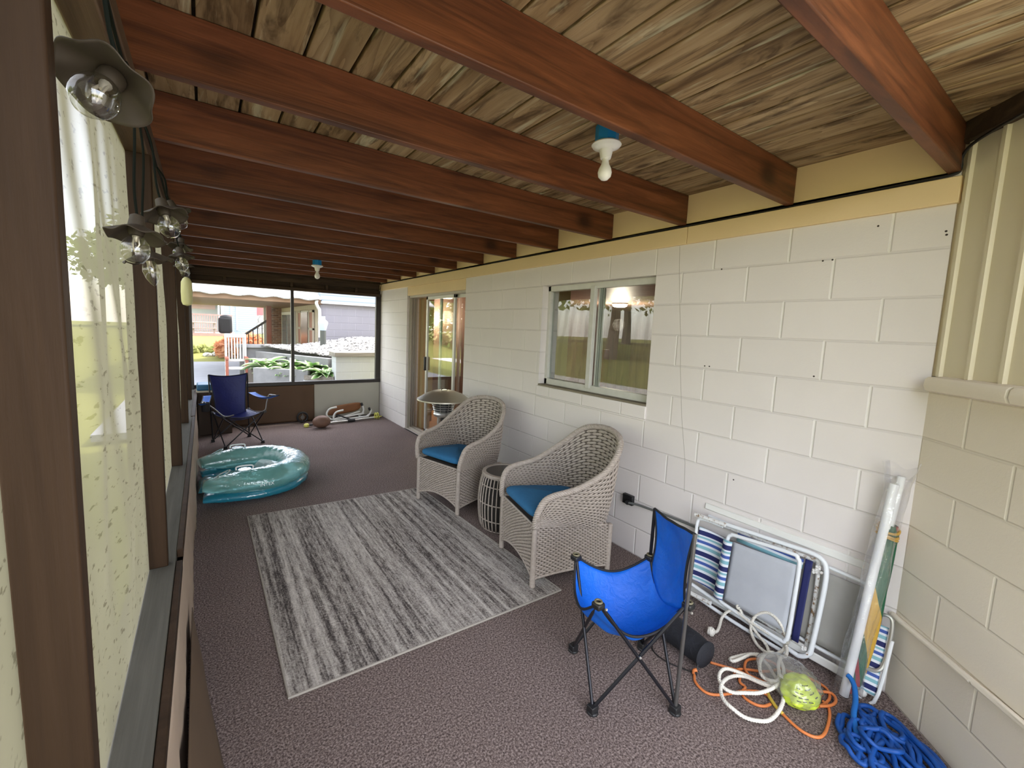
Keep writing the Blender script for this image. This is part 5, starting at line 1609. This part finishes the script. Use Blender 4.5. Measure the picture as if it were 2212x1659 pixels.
WA = [(-0.091, 0.816), (-0.165, 0.814), (-0.252, 0.821), (-0.299, 0.839), (-0.319, 0.874), (-0.35, 0.899), (-0.403, 0.919), (-0.454, 0.93), (-0.479, 0.924), (-0.474, 0.908), (-0.412, 0.898), (-0.345, 0.89), (-0.317, 0.863), (-0.337, 0.815), (-0.381, 0.771), (-0.418, 0.737), (-0.459, 0.703), (-0.514, 0.676), (-0.594, 0.662), (-0.67, 0.666), (-0.716, 0.694), (-0.748, 0.73), (-0.771, 0.767), (-0.765, 0.805), (-0.732, 0.839), (-0.677, 0.863), (-0.614, 0.868), (-0.565, 0.855), (-0.534, 0.825), (-0.525, 0.781), (-0.511, 0.74), (-0.489, 0.722), (-0.45, 0.724), (-0.479, 0.747), (-0.504, 0.779), (-0.522, 0.823), (-0.547, 0.864), (-0.576, 0.896), (-0.621, 0.9), (-0.663, 0.882), (-0.684, 0.851), (-0.675, 0.815), (-0.647, 0.778), (-0.605, 0.744), (-0.548, 0.724), (-0.491, 0.718), (-0.434, 0.72), (-0.379, 0.73), (-0.324, 0.754), (-0.277, 0.792), (-0.272, 0.82), (-0.318, 0.835), (-0.381, 0.83), (-0.431, 0.813), (-0.466, 0.789), (-0.475, 0.767), (-0.467, 0.745), (-0.451, 0.727), (-0.398, 0.742), (-0.346, 0.767), (-0.276, 0.785), (-0.229, 0.781), (-0.19, 0.79)]
wr = thing('white_rope', 'white laid rope in loose loops, one end hung over the beach chair frame', 'rope', (-0.45, 0.8, 0))
floor_part = lift(WA[1:], 0.026, 0.4, 0.012)
k_ = len(floor_part) // 3
floor_part = [(x, y, z + (0.014 if i > k_ else 0.0) + (0.010 if i > 2 * k_ else 0)) for i, (x, y, z) in enumerate(floor_part)]
hang = [(-0.145, 0.81, 0.085), (-0.150, 0.845, 0.150), (-0.150, 0.886, 0.176), (-0.150, 0.924, 0.168), (-0.155, 0.961, 0.128), (-0.165, 0.976, 0.075), (-0.175, 0.965, 0.03), (-0.215, 0.918, 0.014), (-0.235, 0.874, 0.014), (-0.226, 0.858, 0.014), (-0.185, 0.886, 0.020), (-0.172, 0.94, 0.045), (-0.160, 0.99, 0.075), (-0.152, 1.027, 0.09), (-0.148, 1.050, 0.118)]
tail = [(-0.150, 0.815, 0.07), (-0.165, 0.90, 0.075), (-0.165, 1.00, 0.085), (-0.158, 1.066, 0.092), (-0.165, 1.102, 0.070), (-0.19, 1.118, 0.030), (-0.235, 1.104, 0.013), (-0.300, 1.085, 0.013), (-0.335, 1.092, 0.016)]
twisted([(-0.150, 0.812, 0.075)] + floor_part + [(-0.155, 0.808, 0.06)], 0.0041, 0.0047, 3, 0.030).build('coiled_length', m_wrope, wr, angle=180)
twisted(hang, 0.0040, 0.0046, 3, 0.030).build('hung_loop', m_wrope, wr, angle=180)
twisted(tail, 0.0040, 0.0046, 3, 0.030).build('free_end', m_wrope, wr, angle=180)
def knot(c, r, seed):
    rg = random.Random(seed)
    mb = MB()
    for i in range(5):
        a0 = rg.random() * 6; tilt = rg.random() * 2
        q = Euler((tilt, rg.random(), a0)).to_matrix()
        mb.tube([Vector(c) + q @ Vector((math.cos(a) * r, math.sin(a) * r, 0.3 * r * math.sin(2 * a))) for a in np.linspace(0, 2 * PI, 15)[:-1]], r * 0.42, 6, closed=True)
    return mb
knot((-0.350, 1.093, 0.026), 0.017, 5).build('end_knot', m_wrope, wr, angle=180)
knot((-0.150, 1.054, 0.122), 0.011, 6).build('small_knot', m_wrope, wr, angle=180)
knot((-0.150, 0.812, 0.078), 0.012, 8).build('tie_knot', plain('worn_rope_knot', (0.40, 0.38, 0.32), 0.8), wr, angle=180)

oc = thing('extension_cord', 'orange extension cord coiled under the white rope', 'cord', (-0.5, 0.75, 0))
OB = [(-0.684, 0.987), (-0.723, 0.962), (-0.742, 0.924), (-0.738, 0.887), (-0.698, 0.855), (-0.642, 0.831), (-0.583, 0.808), (-0.531, 0.774), (-0.513, 0.746), (-0.521, 0.725), (-0.547, 0.691), (-0.567, 0.643), (-0.579, 0.607), (-0.582, 0.57), (-0.567, 0.537), (-0.533, 0.522), (-0.469, 0.526), (-0.387, 0.544), (-0.337, 0.567), (-0.329, 0.59)]
OA = [(-0.548, 0.985), (-0.511, 0.93), (-0.486, 0.894), (-0.47, 0.854), (-0.455, 0.816), (-0.445, 0.787), (-0.431, 0.767)]
OC = [(-0.51, 0.866), (-0.529, 0.872), (-0.506, 0.888), (-0.469, 0.886), (-0.428, 0.858), (-0.389, 0.823), (-0.336, 0.793), (-0.281, 0.775), (-0.256, 0.73), (-0.232, 0.686), (-0.221, 0.639), (-0.233, 0.602), (-0.276, 0.58), (-0.32, 0.577), (-0.377, 0.586), (-0.396, 0.598)]
OD = [(-0.489, 0.797), (-0.481, 0.827), (-0.467, 0.852), (-0.441, 0.873), (-0.393, 0.887), (-0.353, 0.878), (-0.318, 0.854), (-0.288, 0.817), (-0.292, 0.77), (-0.292, 0.717), (-0.302, 0.661), (-0.29, 0.616), (-0.262, 0.592), (-0.256, 0.578), (-0.268, 0.562), (-0.30, 0.552), (-0.342, 0.558), (-0.387, 0.583)]
OE = [(-0.476, 0.852), (-0.508, 0.859), (-0.546, 0.843), (-0.554, 0.815), (-0.592, 0.811), (-0.613, 0.797), (-0.62, 0.776), (-0.612, 0.741), (-0.587, 0.718), (-0.552, 0.709)]
om = MB()
for pts, z in ((OA, 0.008), (OB, 0.008), (OC, 0.008), (OD, 0.018), (OE, 0.008)):
    om.tube(smooth_path([(x, y, z) for x, y in pts], 6), 0.0060, 8)
om.build('cord', m_orange, oc, angle=180)
MB().tube(smooth_path([(-0.50, 0.742, 0.009), (-0.521, 0.725, 0.010), (-0.547, 0.691, 0.010), (-0.562, 0.655, 0.009)], 5), 0.0074, 8).build('yellow_length', plain('yellow_cord', (0.62, 0.45, 0.06), 0.5), oc, angle=180)
MB().tube(smooth_path([(-0.69, 0.985, 0.009), (-0.678, 0.992, 0.016), (-0.668, 0.985, 0.02)], 4), 0.0095, 8).build('plug_end', m_orange, oc, angle=180)

bp = thing('blue_rope', 'heaped blue rope in the corner at the foot of the angled wall', 'rope', (-0.33, 0.36, 0))
rg = random.Random(21)
bm_ = MB()
def inside(x, y):
    """keep the heap clear of the angled wall"""
    d = ((x) * -S45 + (y - 0.455) * S45)
    if d < 0.045:
        k = 0.045 - d
        x -= k * S45; y += k * S45
    return x, y
def coil(cx, cy_, rx, ry, rot, z0, n, seed, turns=1.0):
    r_ = random.Random(seed)
    pts = []
    for i in range(n):
        a = 2 * PI * turns * i / (n - 1) + seed
        rr = 1 + 0.22 * math.sin(2.3 * a + seed) + 0.10 * r_.random()
        x = rx * rr * math.cos(a); y = ry * rr * math.sin(a)
        x, y = cx + x * math.cos(rot) - y * math.sin(rot), cy_ + x * math.sin(rot) + y * math.cos(rot)
        x, y = inside(x, y)
        pts.append((x, y, z0 + 0.012 + 0.016 * (0.5 + 0.5 * math.sin(3.1 * a + seed))))
    return pts
rope = []
LOOPS = [(-0.44, 0.44, 0.085, 0.05, 0.6, 0.0), (-0.36, 0.40, 0.14, 0.055, 0.75, 0.0), (-0.45, 0.36, 0.12, 0.07, 0.9, 0.004), (-0.39, 0.33, 0.15, 0.05, 0.8, 0.010), (-0.43, 0.42, 0.06, 0.055, 0.2, 0.022), (-0.33, 0.35, 0.13, 0.045, 0.78, 0.020),
         (-0.47, 0.33, 0.11, 0.06, 0.5, 0.016), (-0.36, 0.27, 0.15, 0.05, 0.8, 0.012), (-0.44, 0.26, 0.13, 0.07, 0.6, 0.020), (-0.41, 0.375, 0.055, 0.05, 0.0, 0.038), (-0.30, 0.40, 0.075, 0.045, 0.8, 0.026), (-0.50, 0.41, 0.05, 0.06, 1.2, 0.010), (-0.40, 0.22, 0.14, 0.05, 0.75, 0.024), (-0.34, 0.31, 0.16, 0.035, 0.78, 0.034)]
for i, (cx, cy_, rx, ry, rot, z0) in enumerate(LOOPS):
    rope += coil(cx, cy_, rx, ry, rot, z0, 13, 1.3 * i + 0.4, 1.15)
bm_.tube(smooth_path(rope, 6), 0.0092, 7)
bm_.build('heap', m_brope, bp, angle=180)
MB().tube(smooth_path([(-0.455, 0.43, 0.02), (-0.405, 0.455, 0.04), (-0.355, 0.475, 0.055), (-0.285, 0.490, 0.07), (-0.232, 0.512, 0.095), (-0.215, 0.530, 0.11), (-0.21, 0.545, 0.115)], 6), 0.0105, 8).build('free_end', plain('pale_blue_rope_end', (0.004, 0.12, 0.42), 0.6), bp, angle=180)

# crumpled inflatable in a clear bag
yb = thing('bagged_beach_ball', 'deflated yellow-green beach ball packed in a clear bag among the cords', 'ball', (-0.43, 0.645, 0))
m_lime = plain('lime_vinyl', (0.55, 0.68, 0.06), 0.35, var=0.1)
def ballf(u, v):
    a, b = 2 * PI * u, PI * (v - 0.5)
    d = Vector((math.cos(a) * math.cos(b), math.sin(a) * math.cos(b), math.sin(b)))
    r = 1 + 0.22 * mnoise.noise(d * 2.1 + Vector((3, 1, 2))) + 0.06 * mnoise.noise(d * 6)
    return Vector((-0.432, 0.648, 0.062)) + Vector((d.x * 0.088 * r, d.y * 0.070 * r, d.z * 0.056 * r))
MB().grid(ballf, 40, 24, closed_u=True).build('folded_vinyl', m_lime, yb, angle=180)
pr_ = MB()
for i in range(5):
    for j in range(5):
        if (i * 7 + j * 3) % 4 == 0: continue
        u = 0.50 + 0.05 * j + 0.01 * i; v = 0.56 + 0.075 * i
        p = ballf(u, v); q = ballf(u + 0.032, v); c = Vector((-0.432, 0.648, 0.05))
        p = p + (p - c).normalized() * 0.0025; q = q + (q - c).normalized() * 0.0025
        pr_.tube([p, p.lerp(q, 0.5) + (p - c).normalized() * 0.001, q], 0.0018, 5)
pr_.build('dark_print', plain('black_print', (0.01, 0.012, 0.01), 0.5), yb)
m_bag_clear = clear_plastic('clear_bag', (0.95, 0.95, 0.95), (0.72, 0.72, 0.68), 0.22, 0.1)
def bagf(u, v):
    a, b = 2 * PI * u, PI * (v - 0.5)
    d = Vector((math.cos(a) * math.cos(b), math.sin(a) * math.cos(b), math.sin(b)))
    r = 1 + 0.18 * mnoise.noise(d * 3.3 + Vector((9, 4, 2))) + 0.08 * mnoise.noise(d * 9)
    corner = 0.10 * max(0, d.x * 0.7 + d.y * 0.7) ** 3 + 0.06 * max(0, d.y) ** 4
    p = Vector((-0.422, 0.655, 0.070)) + Vector((d.x * (0.100 * r + corner), d.y * (0.082 * r + corner), d.z * 0.066 * r))
    p.z = max(0.004, p.z)
    return p
MB().grid(bagf, 44, 26, closed_u=True).build('clear_bag', m_bag_clear, yb, angle=180, fix=False)
MB().obox((-0.445, 0.715, 0.088), (0.03, 0.022, 0.002), Euler((0.3, 0.2, 0.5)).to_matrix()).build('white_tag', m_armwhite, yb)
# ------------------------------------------------------------------ inflatable lounge
m_vinyl = clear_plastic('aqua_clear_vinyl', (0.62, 0.86, 0.84), (0.30, 0.62, 0.58), 0.55, 0.05)
m_vinyl_blue = clear_plastic('blue_vinyl', (0.35, 0.70, 0.82), (0.02, 0.36, 0.52), 0.82, 0.10)
m_vinyl_seam = clear_plastic('clear_vinyl_seam', (0.85, 0.92, 0.92), (0.62, 0.80, 0.80), 0.65, 0.10)
m_handle = plain('clear_white_handle', (0.72, 0.76, 0.76), 0.3)
fl = thing('pool_float', 'translucent aqua inflatable lounge with blue base on the carpet', 'pool float', (-2.2, 4.6, 0))
UPATH = [(-2.640, 4.285), (-2.50, 4.275), (-2.30, 4.262), (-2.12, 4.285), (-1.97, 4.375), (-1.875, 4.53), (-1.862, 4.70), (-1.92, 4.87), (-2.04, 4.985), (-2.20, 5.035), (-2.40, 5.045), (-2.56, 5.03), (-2.665, 5.005)]
def u_tube(zc, rw, rh, off, taper, seed, nring=36, wrk=0.012):
    path = smooth_path([(x, y + off * (4.65 - y) , zc) for x, y in UPATH], 7)
    n = len(path)
    mb = MB()
    V = []
    for i, p in enumerate(path):
        a = path[min(i + 1, n - 1)] - path[max(i - 1, 0)]
        t = a.normalized(); s = Vector((t.y, -t.x, 0))
        k = i / (n - 1)
        e = min(1.0, min(k, 1 - k) / 0.26)
        sc = taper + (1 - taper) * math.sin(e * PI / 2)
        for m in range(nring):
            b = 2 * PI * m / nring
            w = 1 + wrk * 6 * mnoise.noise(Vector((p.x * 6 + math.cos(b), p.y * 6 + math.sin(b), seed)))
            inner = 0.5 + 0.5 * math.cos(b)                      # creases on the inside of the bend
            bend = math.sin(PI * k) ** 3
            w -= 0.05 * inner * bend * (0.5 + 0.5 * math.sin(k * 150))
            V.append(p + s * (math.cos(b) * rw * (0.55 + 0.45 * sc) * w) * -1 + Vector((0, 0, math.sin(b) * rh * sc * w)))
    F = []
    for i in range(n - 1):
        for m in range(nring):
            F.append((i * nring + m, i * nring + (m + 1) % nring, (i + 1) * nring + (m + 1) % nring, (i + 1) * nring + m))
    F.append(tuple(range(nring))); F.append(tuple((n - 1) * nring + m for m in reversed(range(nring))))
    mb.add(V, F)
    return mb
u_tube(0.066, 0.120, 0.064, 0.03, 0.45, 4.0).build('blue_base_ring', m_vinyl_blue, fl, angle=180)
u_tube(0.178, 0.142, 0.112, 0.0, 0.38, 9.0).build('aqua_top_ring', m_vinyl, fl, angle=180)
def cushf(u, v):
    x = -2.62 + 0.58 * u; y = 4.43 + 0.45 * v
    e = (math.sin(PI * u) * math.sin(PI * v)) ** 0.35
    return (x, y, 0.03 + 0.10 * e + 0.012 * mnoise.noise(Vector((x * 22, y * 22, 2))) + 0.014 * math.sin(3 * 2 * PI * u) * e)
MB().grid(cushf, 50, 40).build('seat_cushion', clear_plastic('crumpled_clear_vinyl', (0.70, 0.84, 0.82), (0.30, 0.52, 0.50), 0.55, 0.12), fl, angle=180, fix=False)
MB().grid(lambda u, v: (-2.68 + 0.17 * u, 4.48 + 0.36 * v, 0.055 + 0.075 * (math.sin(PI * u) * math.sin(PI * v)) ** 0.4), 14, 24).build('blue_foot_pad', m_vinyl_blue, fl, angle=180, fix=False)
MB().grid(lambda u, v: (-2.10 + 0.17 * u - 0.12 * (2 * v - 1) ** 2, 4.44 + 0.42 * v, 0.12 + 0.07 * math.sin(PI * u)), 14, 24).build('white_back_pad', m_vinyl_seam, fl, angle=180, fix=False)
for (cx, cy_) in ((-2.50, 4.28), (-2.53, 5.03)):
    MB().tube([(cx + 0.058 * math.cos(a), cy_ + 0.045 * math.sin(a), 0.262 + 0.03 * math.cos(a)) for a in np.linspace(0, 2 * PI, 33)[:-1]], 0.006, 6, closed=True).build('cup_holder', m_vinyl_seam, fl, angle=180)
for (cx, cy_) in ((-2.33, 4.27), (-2.34, 5.05)):
    MB().tube(smooth_path([(cx - 0.065, cy_, 0.290), (cx - 0.055, cy_, 0.318), (cx + 0.055, cy_, 0.318), (cx + 0.065, cy_, 0.290)], 5), 0.007, 8).build('grab_handle', m_handle, fl)
    MB().lathe([(0.055, 0.287), (0.05, 0.292), (0.0, 0.293)], (cx, cy_, 0), 24).build('handle_patch', m_vinyl_seam, fl)
def lettering(text, size, matrix, name, mat, parent, depth=0.0006):
    cu = bpy.data.curves.new('lettering', 'FONT')
    cu.body = text; cu.size = size; cu.extrude = depth; cu.align_x = 'CENTER'; cu.align_y = 'CENTER'
    tmp = bpy.data.objects.new('lettering_source', cu)
    COL.objects.link(tmp)
    me = bpy.data.meshes.new_from_object(tmp.evaluated_get(bpy.context.evaluated_depsgraph_get()))
    bpy.data.objects.remove(tmp)
    mb = MB()
    mb.add([matrix @ v.co for v in me.vertices], [tuple(p.vertices) for p in me.polygons])
    bpy.data.meshes.remove(me)
    return mb.build(name, mat, parent, smooth=False, fix=False)
tm_ = Matrix.Translation((-2.17, 4.102, 0.178)) @ Euler((R(82), 0, R(6))).to_matrix().to_4x4()
lettering('INTEX', 0.040, tm_, 'lettering', plain('white_print', (0.80, 0.84, 0.84), 0.5), fl)

# ------------------------------------------------------------------ pile of gear below the far window
m_cushion_brown = plain('brown_vinyl_pad', (0.20, 0.075, 0.022), 0.5, var=0.12)
fb = thing('folded_bench', 'folded white tube frame with a brown padded board below the far window', 'bench', (-0.75, 7.2, 0))
def padf(u, v):
    a, b = 2 * PI * u, PI * (v - 0.5)
    cx = math.copysign(abs(math.cos(a)) ** 0.5, math.cos(a)) * abs(math.cos(b)) ** 0.4
    cz = math.copysign(abs(math.sin(a)) ** 0.6, math.sin(a)) * abs(math.cos(b)) ** 0.4
    return (-0.67 + 0.285 * cx + 0.02 * cz, 7.25 + 0.030 * math.sin(b), 0.185 + 0.080 * cz + 0.032 * cx)
MB().grid(padf, 48, 12, closed_u=True).build('padded_board', m_cushion_brown, fb, angle=180)
for x, dz in ((-0.98, 0.0), (-0.885, -0.05)):
    MB().tube(smooth_path([(x + 0.16, 7.14 + dz, 0.245 + dz), (x + 0.05, 7.13 + dz, 0.225 + dz), (x, 7.12 + dz, 0.155 + dz), (x + 0.02, 7.11 + dz, 0.085 + dz), (x + 0.07, 7.10 + dz, 0.055)], 6), 0.015, 10).build('curved_tube', m_armwhite, fb)
for x, z, y in ((-0.375, 0.27, 7.22), (-0.275, 0.20, 7.12)):
    MB().tube(smooth_path([(x - 0.06, y, 0.05), (x, y, 0.09), (x + 0.025, y, 0.15), (x, y, z - 0.03)], 6), 0.015, 10).build('curved_tube', m_armwhite, fb)
    MB().tube([(x + 0.003, y, z - 0.045), (x - 0.012, y, z)], 0.020, 10).build('rubber_tip', m_black, fb)
fbm = MB()
for a, b in (((-0.92, 7.10, 0.05), (-0.36, 7.17, 0.10)), ((-0.78, 7.16, 0.05), (-0.42, 7.21, 0.13)), ((-0.90, 7.06, 0.04), (-0.30, 7.10, 0.06))):
    fbm.tube([a, b], 0.013, 8)
fbm.build('frame_tube', m_armwhite, fb)
MB().bar((-0.82, 7.08, 0.125), (-0.62, 7.0, 0.045), 0.018, 0.018).build('black_strut', m_black, fb)
MB().tube([(-0.82, 7.08, 0.10), (-0.84, 7.085, 0.12)], 0.02, 8).build('strut_cap', m_black, fb)
sp = thing('sand_anchor_pole', 'silver pole with a pale yellow screw anchor lying on the carpet', 'pole', (-0.6, 7.02, 0))
MB().tube([(-1.06, 6.955, 0.030), (-0.62, 7.005, 0.030)], 0.016, 10).build('pole', m_steel, sp)
MB().tube([(-0.68, 6.998, 0.030), (-0.56, 7.012, 0.030)], 0.025, 10).build('grip', m_black, sp)
MB().tube([(-0.56, 7.012, 0.030), (-0.20, 7.058, 0.040)], 0.017, 10).build('pole_sleeve', m_steel, sp)
m_lemon = plain('pale_lemon_plastic', (0.68, 0.66, 0.16), 0.4)
an = MB().tube([(-0.22, 7.055, 0.040), (-0.08, 7.073, 0.045)], [0.022, 0.006], 10)
def screwf(u, v):
    a = u * 4 * PI; r = 0.018 + 0.042 * v
    return (-0.20 + 0.07 * u, 7.058 + r * math.cos(a), 0.062 + r * math.sin(a))
an.grid(screwf, 40, 2)
an.build('screw_anchor', m_lemon, sp, solid=0.003)
MB().lathe([(0.02, 0.0), (0.034, 0.02), (0.034, 0.05), (0.02, 0.07)], (-1.36, 6.92, 0.03), 14, Euler((0, PI / 2, 0.1)).to_matrix()).build('end_handle', m_lemon, sp)
MB().tube([(-1.30, 6.928, 0.03), (-1.06, 6.955, 0.030)], 0.015, 10).build('rear_pole', m_black, sp)
fo = thing('brown_ball', 'worn brown oval ball lying before the folded bench', 'ball', (-1.12, 6.84, 0))
MB().ico((0, 0, 0), 0.1, 3, (1.3, 0.95, 0.92), 0.03)
mbb = MB(); mbb.ico((-1.13, 6.80, 0.098), 0.103, 3, (1.30, 0.95, 0.93), 0.04)
mbb.build('ball_skin', plain('worn_brown_leather', (0.16, 0.085, 0.055), 0.6, var=0.25, scale=18, bump=0.2), fo, angle=180)
wh = thing('small_wheel', 'small dark wheel leaning beside the brown ball', 'wheel', (-1.33, 7.25, 0))
MB().tube([(-1.32 + 0.075 * math.cos(a), 7.27, 0.092 + 0.075 * math.sin(a)) for a in np.linspace(0, 2 * PI, 25)[:-1]], 0.016, 8, closed=True).build('tyre', m_black, wh)
MB().lathe([(0.03, -0.01), (0.03, 0.01)], (-1.32, 7.27, 0.092), 16, Euler((PI / 2, 0, 0)).to_matrix()).box(-1.325, -1.315, 7.265, 7.275, 0.02, 0.165).build('hub', m_tube_grey, wh)

# storage box in the far corner and brown tarp on the knee wall
bx_ = thing('storage_box', 'tall dark storage box with a blue lid in the far corner behind the chair', 'box', (-2.52, 7.12, 0))
m_box = plain('dark_brown_box', (0.055, 0.032, 0.018), 0.7, var=0.2, scale=4)
MB().box(-2.70, -2.30, 6.98, 7.30, 0.0, 0.60).build('body', m_box, bx_, bevel=0.01)
MB().box(-2.71, -2.29, 6.97, 7.31, 0.60, 0.625).build('pale_rim', plain('pale_box_rim', (0.42, 0.38, 0.30), 0.6), bx_, bevel=0.004)
MB().box(-2.705, -2.295, 6.975, 7.305, 0.625, 0.71).build('lid', plain('deep_blue_lid', (0.01, 0.09, 0.19), 0.45), bx_, bevel=0.018)
m_tarp_brown = plain('brown_tarp_cloth', (0.10, 0.052, 0.024), 0.7, var=0.15, scale=4, bump=0.1, bscale=200)
def tarpf(u, v):
    x = -2.66 + 1.545 * u
    crease = 0.006 * (abs(math.sin(u * 9.0)) ** 12) + 0.003 * math.sin(u * 23 + v * 2)
    return (x, 7.398 - crease - 0.02 * (1 - v) ** 3, 0.008 + 0.588 * v)
tag(MB().grid(tarpf, 80, 20).build('wall_tarp', m_tarp_brown, angle=180, solid=0.003, fix=False), 'brown creased tarp covering the low wall under the far window', 'tarp')
m_tarp_tan = plain('tan_tarp_cloth', (0.40, 0.31, 0.235), 0.75, var=0.12, scale=5, bump=0.15, bscale=150)
def skirtf(u, v):
    y = -0.9 + 7.2 * u
    rag = 0.010 * mnoise.noise(Vector((y * 9, v * 4, 0)))
    return (-2.7005 + (0.012 * (1 - v) * (0.5 + 0.5 * math.sin(y * 5)) + rag) * (1 if v < 0.97 else 0), y, 0.006 + 0.555 * v)
tag(MB().grid(skirtf, 160, 14).build('sill_tarp', m_tarp_tan, angle=180, solid=0.002, fix=False), 'pale tan tarp hanging from the sill below the screens', 'tarp')
def flapf(u, v):
    a = Vector((-2.682, 2.42, 0.20)).lerp(Vector((-2.664, 0.6, 0.34)), u)
    b = Vector((-2.672, 2.44, 0.008)).lerp(Vector((-2.46, 0.6, 0.008)), u)
    p = a.lerp(b, v)
    return p + Vector((0.012 * math.sin(PI * v) * math.sin(9 * u), 0, 0.008 * math.sin(6 * u) * math.sin(PI * v)))
tag(MB().grid(flapf, 40, 12).build('tarp_flap', plain('brown_flap_cloth', (0.105, 0.066, 0.038), 0.75, var=0.15, scale=5), angle=180, solid=0.003, fix=False), 'loose brown tarp flap lying out over the carpet at lower left', 'tarp')

# ------------------------------------------------------------------ inside the room: lamps and furniture seen through the glass
m_lampglow = emit_mat('lit_lamp_glass', (1.0, 0.86, 0.66), 8.0)
for i, (x, y) in enumerate(((4.15, 5.60), (1.10, 7.05))):
    t = thing('ceiling_lamp', ['lit round ceiling lamp seen through the window', 'lit round ceiling lamp seen through the sliding door'][i], 'ceiling light', (x, y, 2.12), 0, 'lit lamps in the room')
    MB().lathe([(0.15, 2.215), (0.155, 2.20), (0.14, 2.19)], (x, y, 0), 32).build('lamp_base', m_white, t)
    MB().lathe([(0.14, 2.192), (0.135, 2.165), (0.10, 2.145), (0.0, 2.138)], (x, y, 0), 32).build('lamp_glass', m_lampglow, t)
    ld = bpy.data.lights.new('ceiling_lamp_light', 'POINT'); ld.energy = 45; ld.color = (1.0, 0.85, 0.65); ld.shadow_soft_size = 0.12
    lo = bpy.data.objects.new('ceiling_lamp_light', ld); COL.objects.link(lo); lo.parent = t; lo.location = (0, 0, -0.32)
m_dark_wood = plain('dark_furniture_wood', (0.06, 0.028, 0.018), 0.4, var=0.2)
ct = thing('coffee_table', 'low dark wooden table standing inside the sliding door', 'table', (1.25, 6.2, 0.012))
MB().box(0.75, 1.75, 5.7, 6.6, 0.42, 0.46).build('tabletop', m_dark_wood, ct, bevel=0.008)
for x in (0.79, 1.69):
    for y in (5.74, 6.54): MB().box(x - 0.03, x + 0.03, y - 0.03, y + 0.03, 0.012, 0.42).build('leg', m_dark_wood, ct, bevel=0.004)
MB().box(0.79, 1.71, 5.76, 6.54, 0.14, 0.165).build('lower_shelf', m_dark_wood, ct, bevel=0.004)
cb = thing('room_cabinet', 'dark wooden cabinet against the far inner wall behind the window', 'cabinet', (6.5, 4.6, 0.012))
MB().box(6.22, 6.7, 3.0, 3.5, 0.012, 1.8).build('body', m_dark_wood, cb, bevel=0.01)
MB().box(6.20, 6.22, 3.03, 3.24, 0.1, 1.75).build('cabinet_door', m_room_dark, cb, bevel=0.005)
MB().box(6.20, 6.22, 3.26, 3.47, 0.1, 1.75).build('cabinet_door', m_room_dark, cb, bevel=0.005)
rc_ = thing('red_post', 'dark red padded post standing in the room behind the window', 'post', (2.0, 3.55, 0.012))
MB().tube([(1.55, 3.62, 0.012), (1.55, 3.62, 1.42)], 0.05, 16).build('post_body', plain('dark_red_cloth', (0.22, 0.015, 0.018), 0.6), rc_)
MB().lathe([(0.14, 0.0), (0.14, 0.03), (0.05, 0.05)], (1.55, 3.62, 0.012), 20).build('base', m_black, rc_)
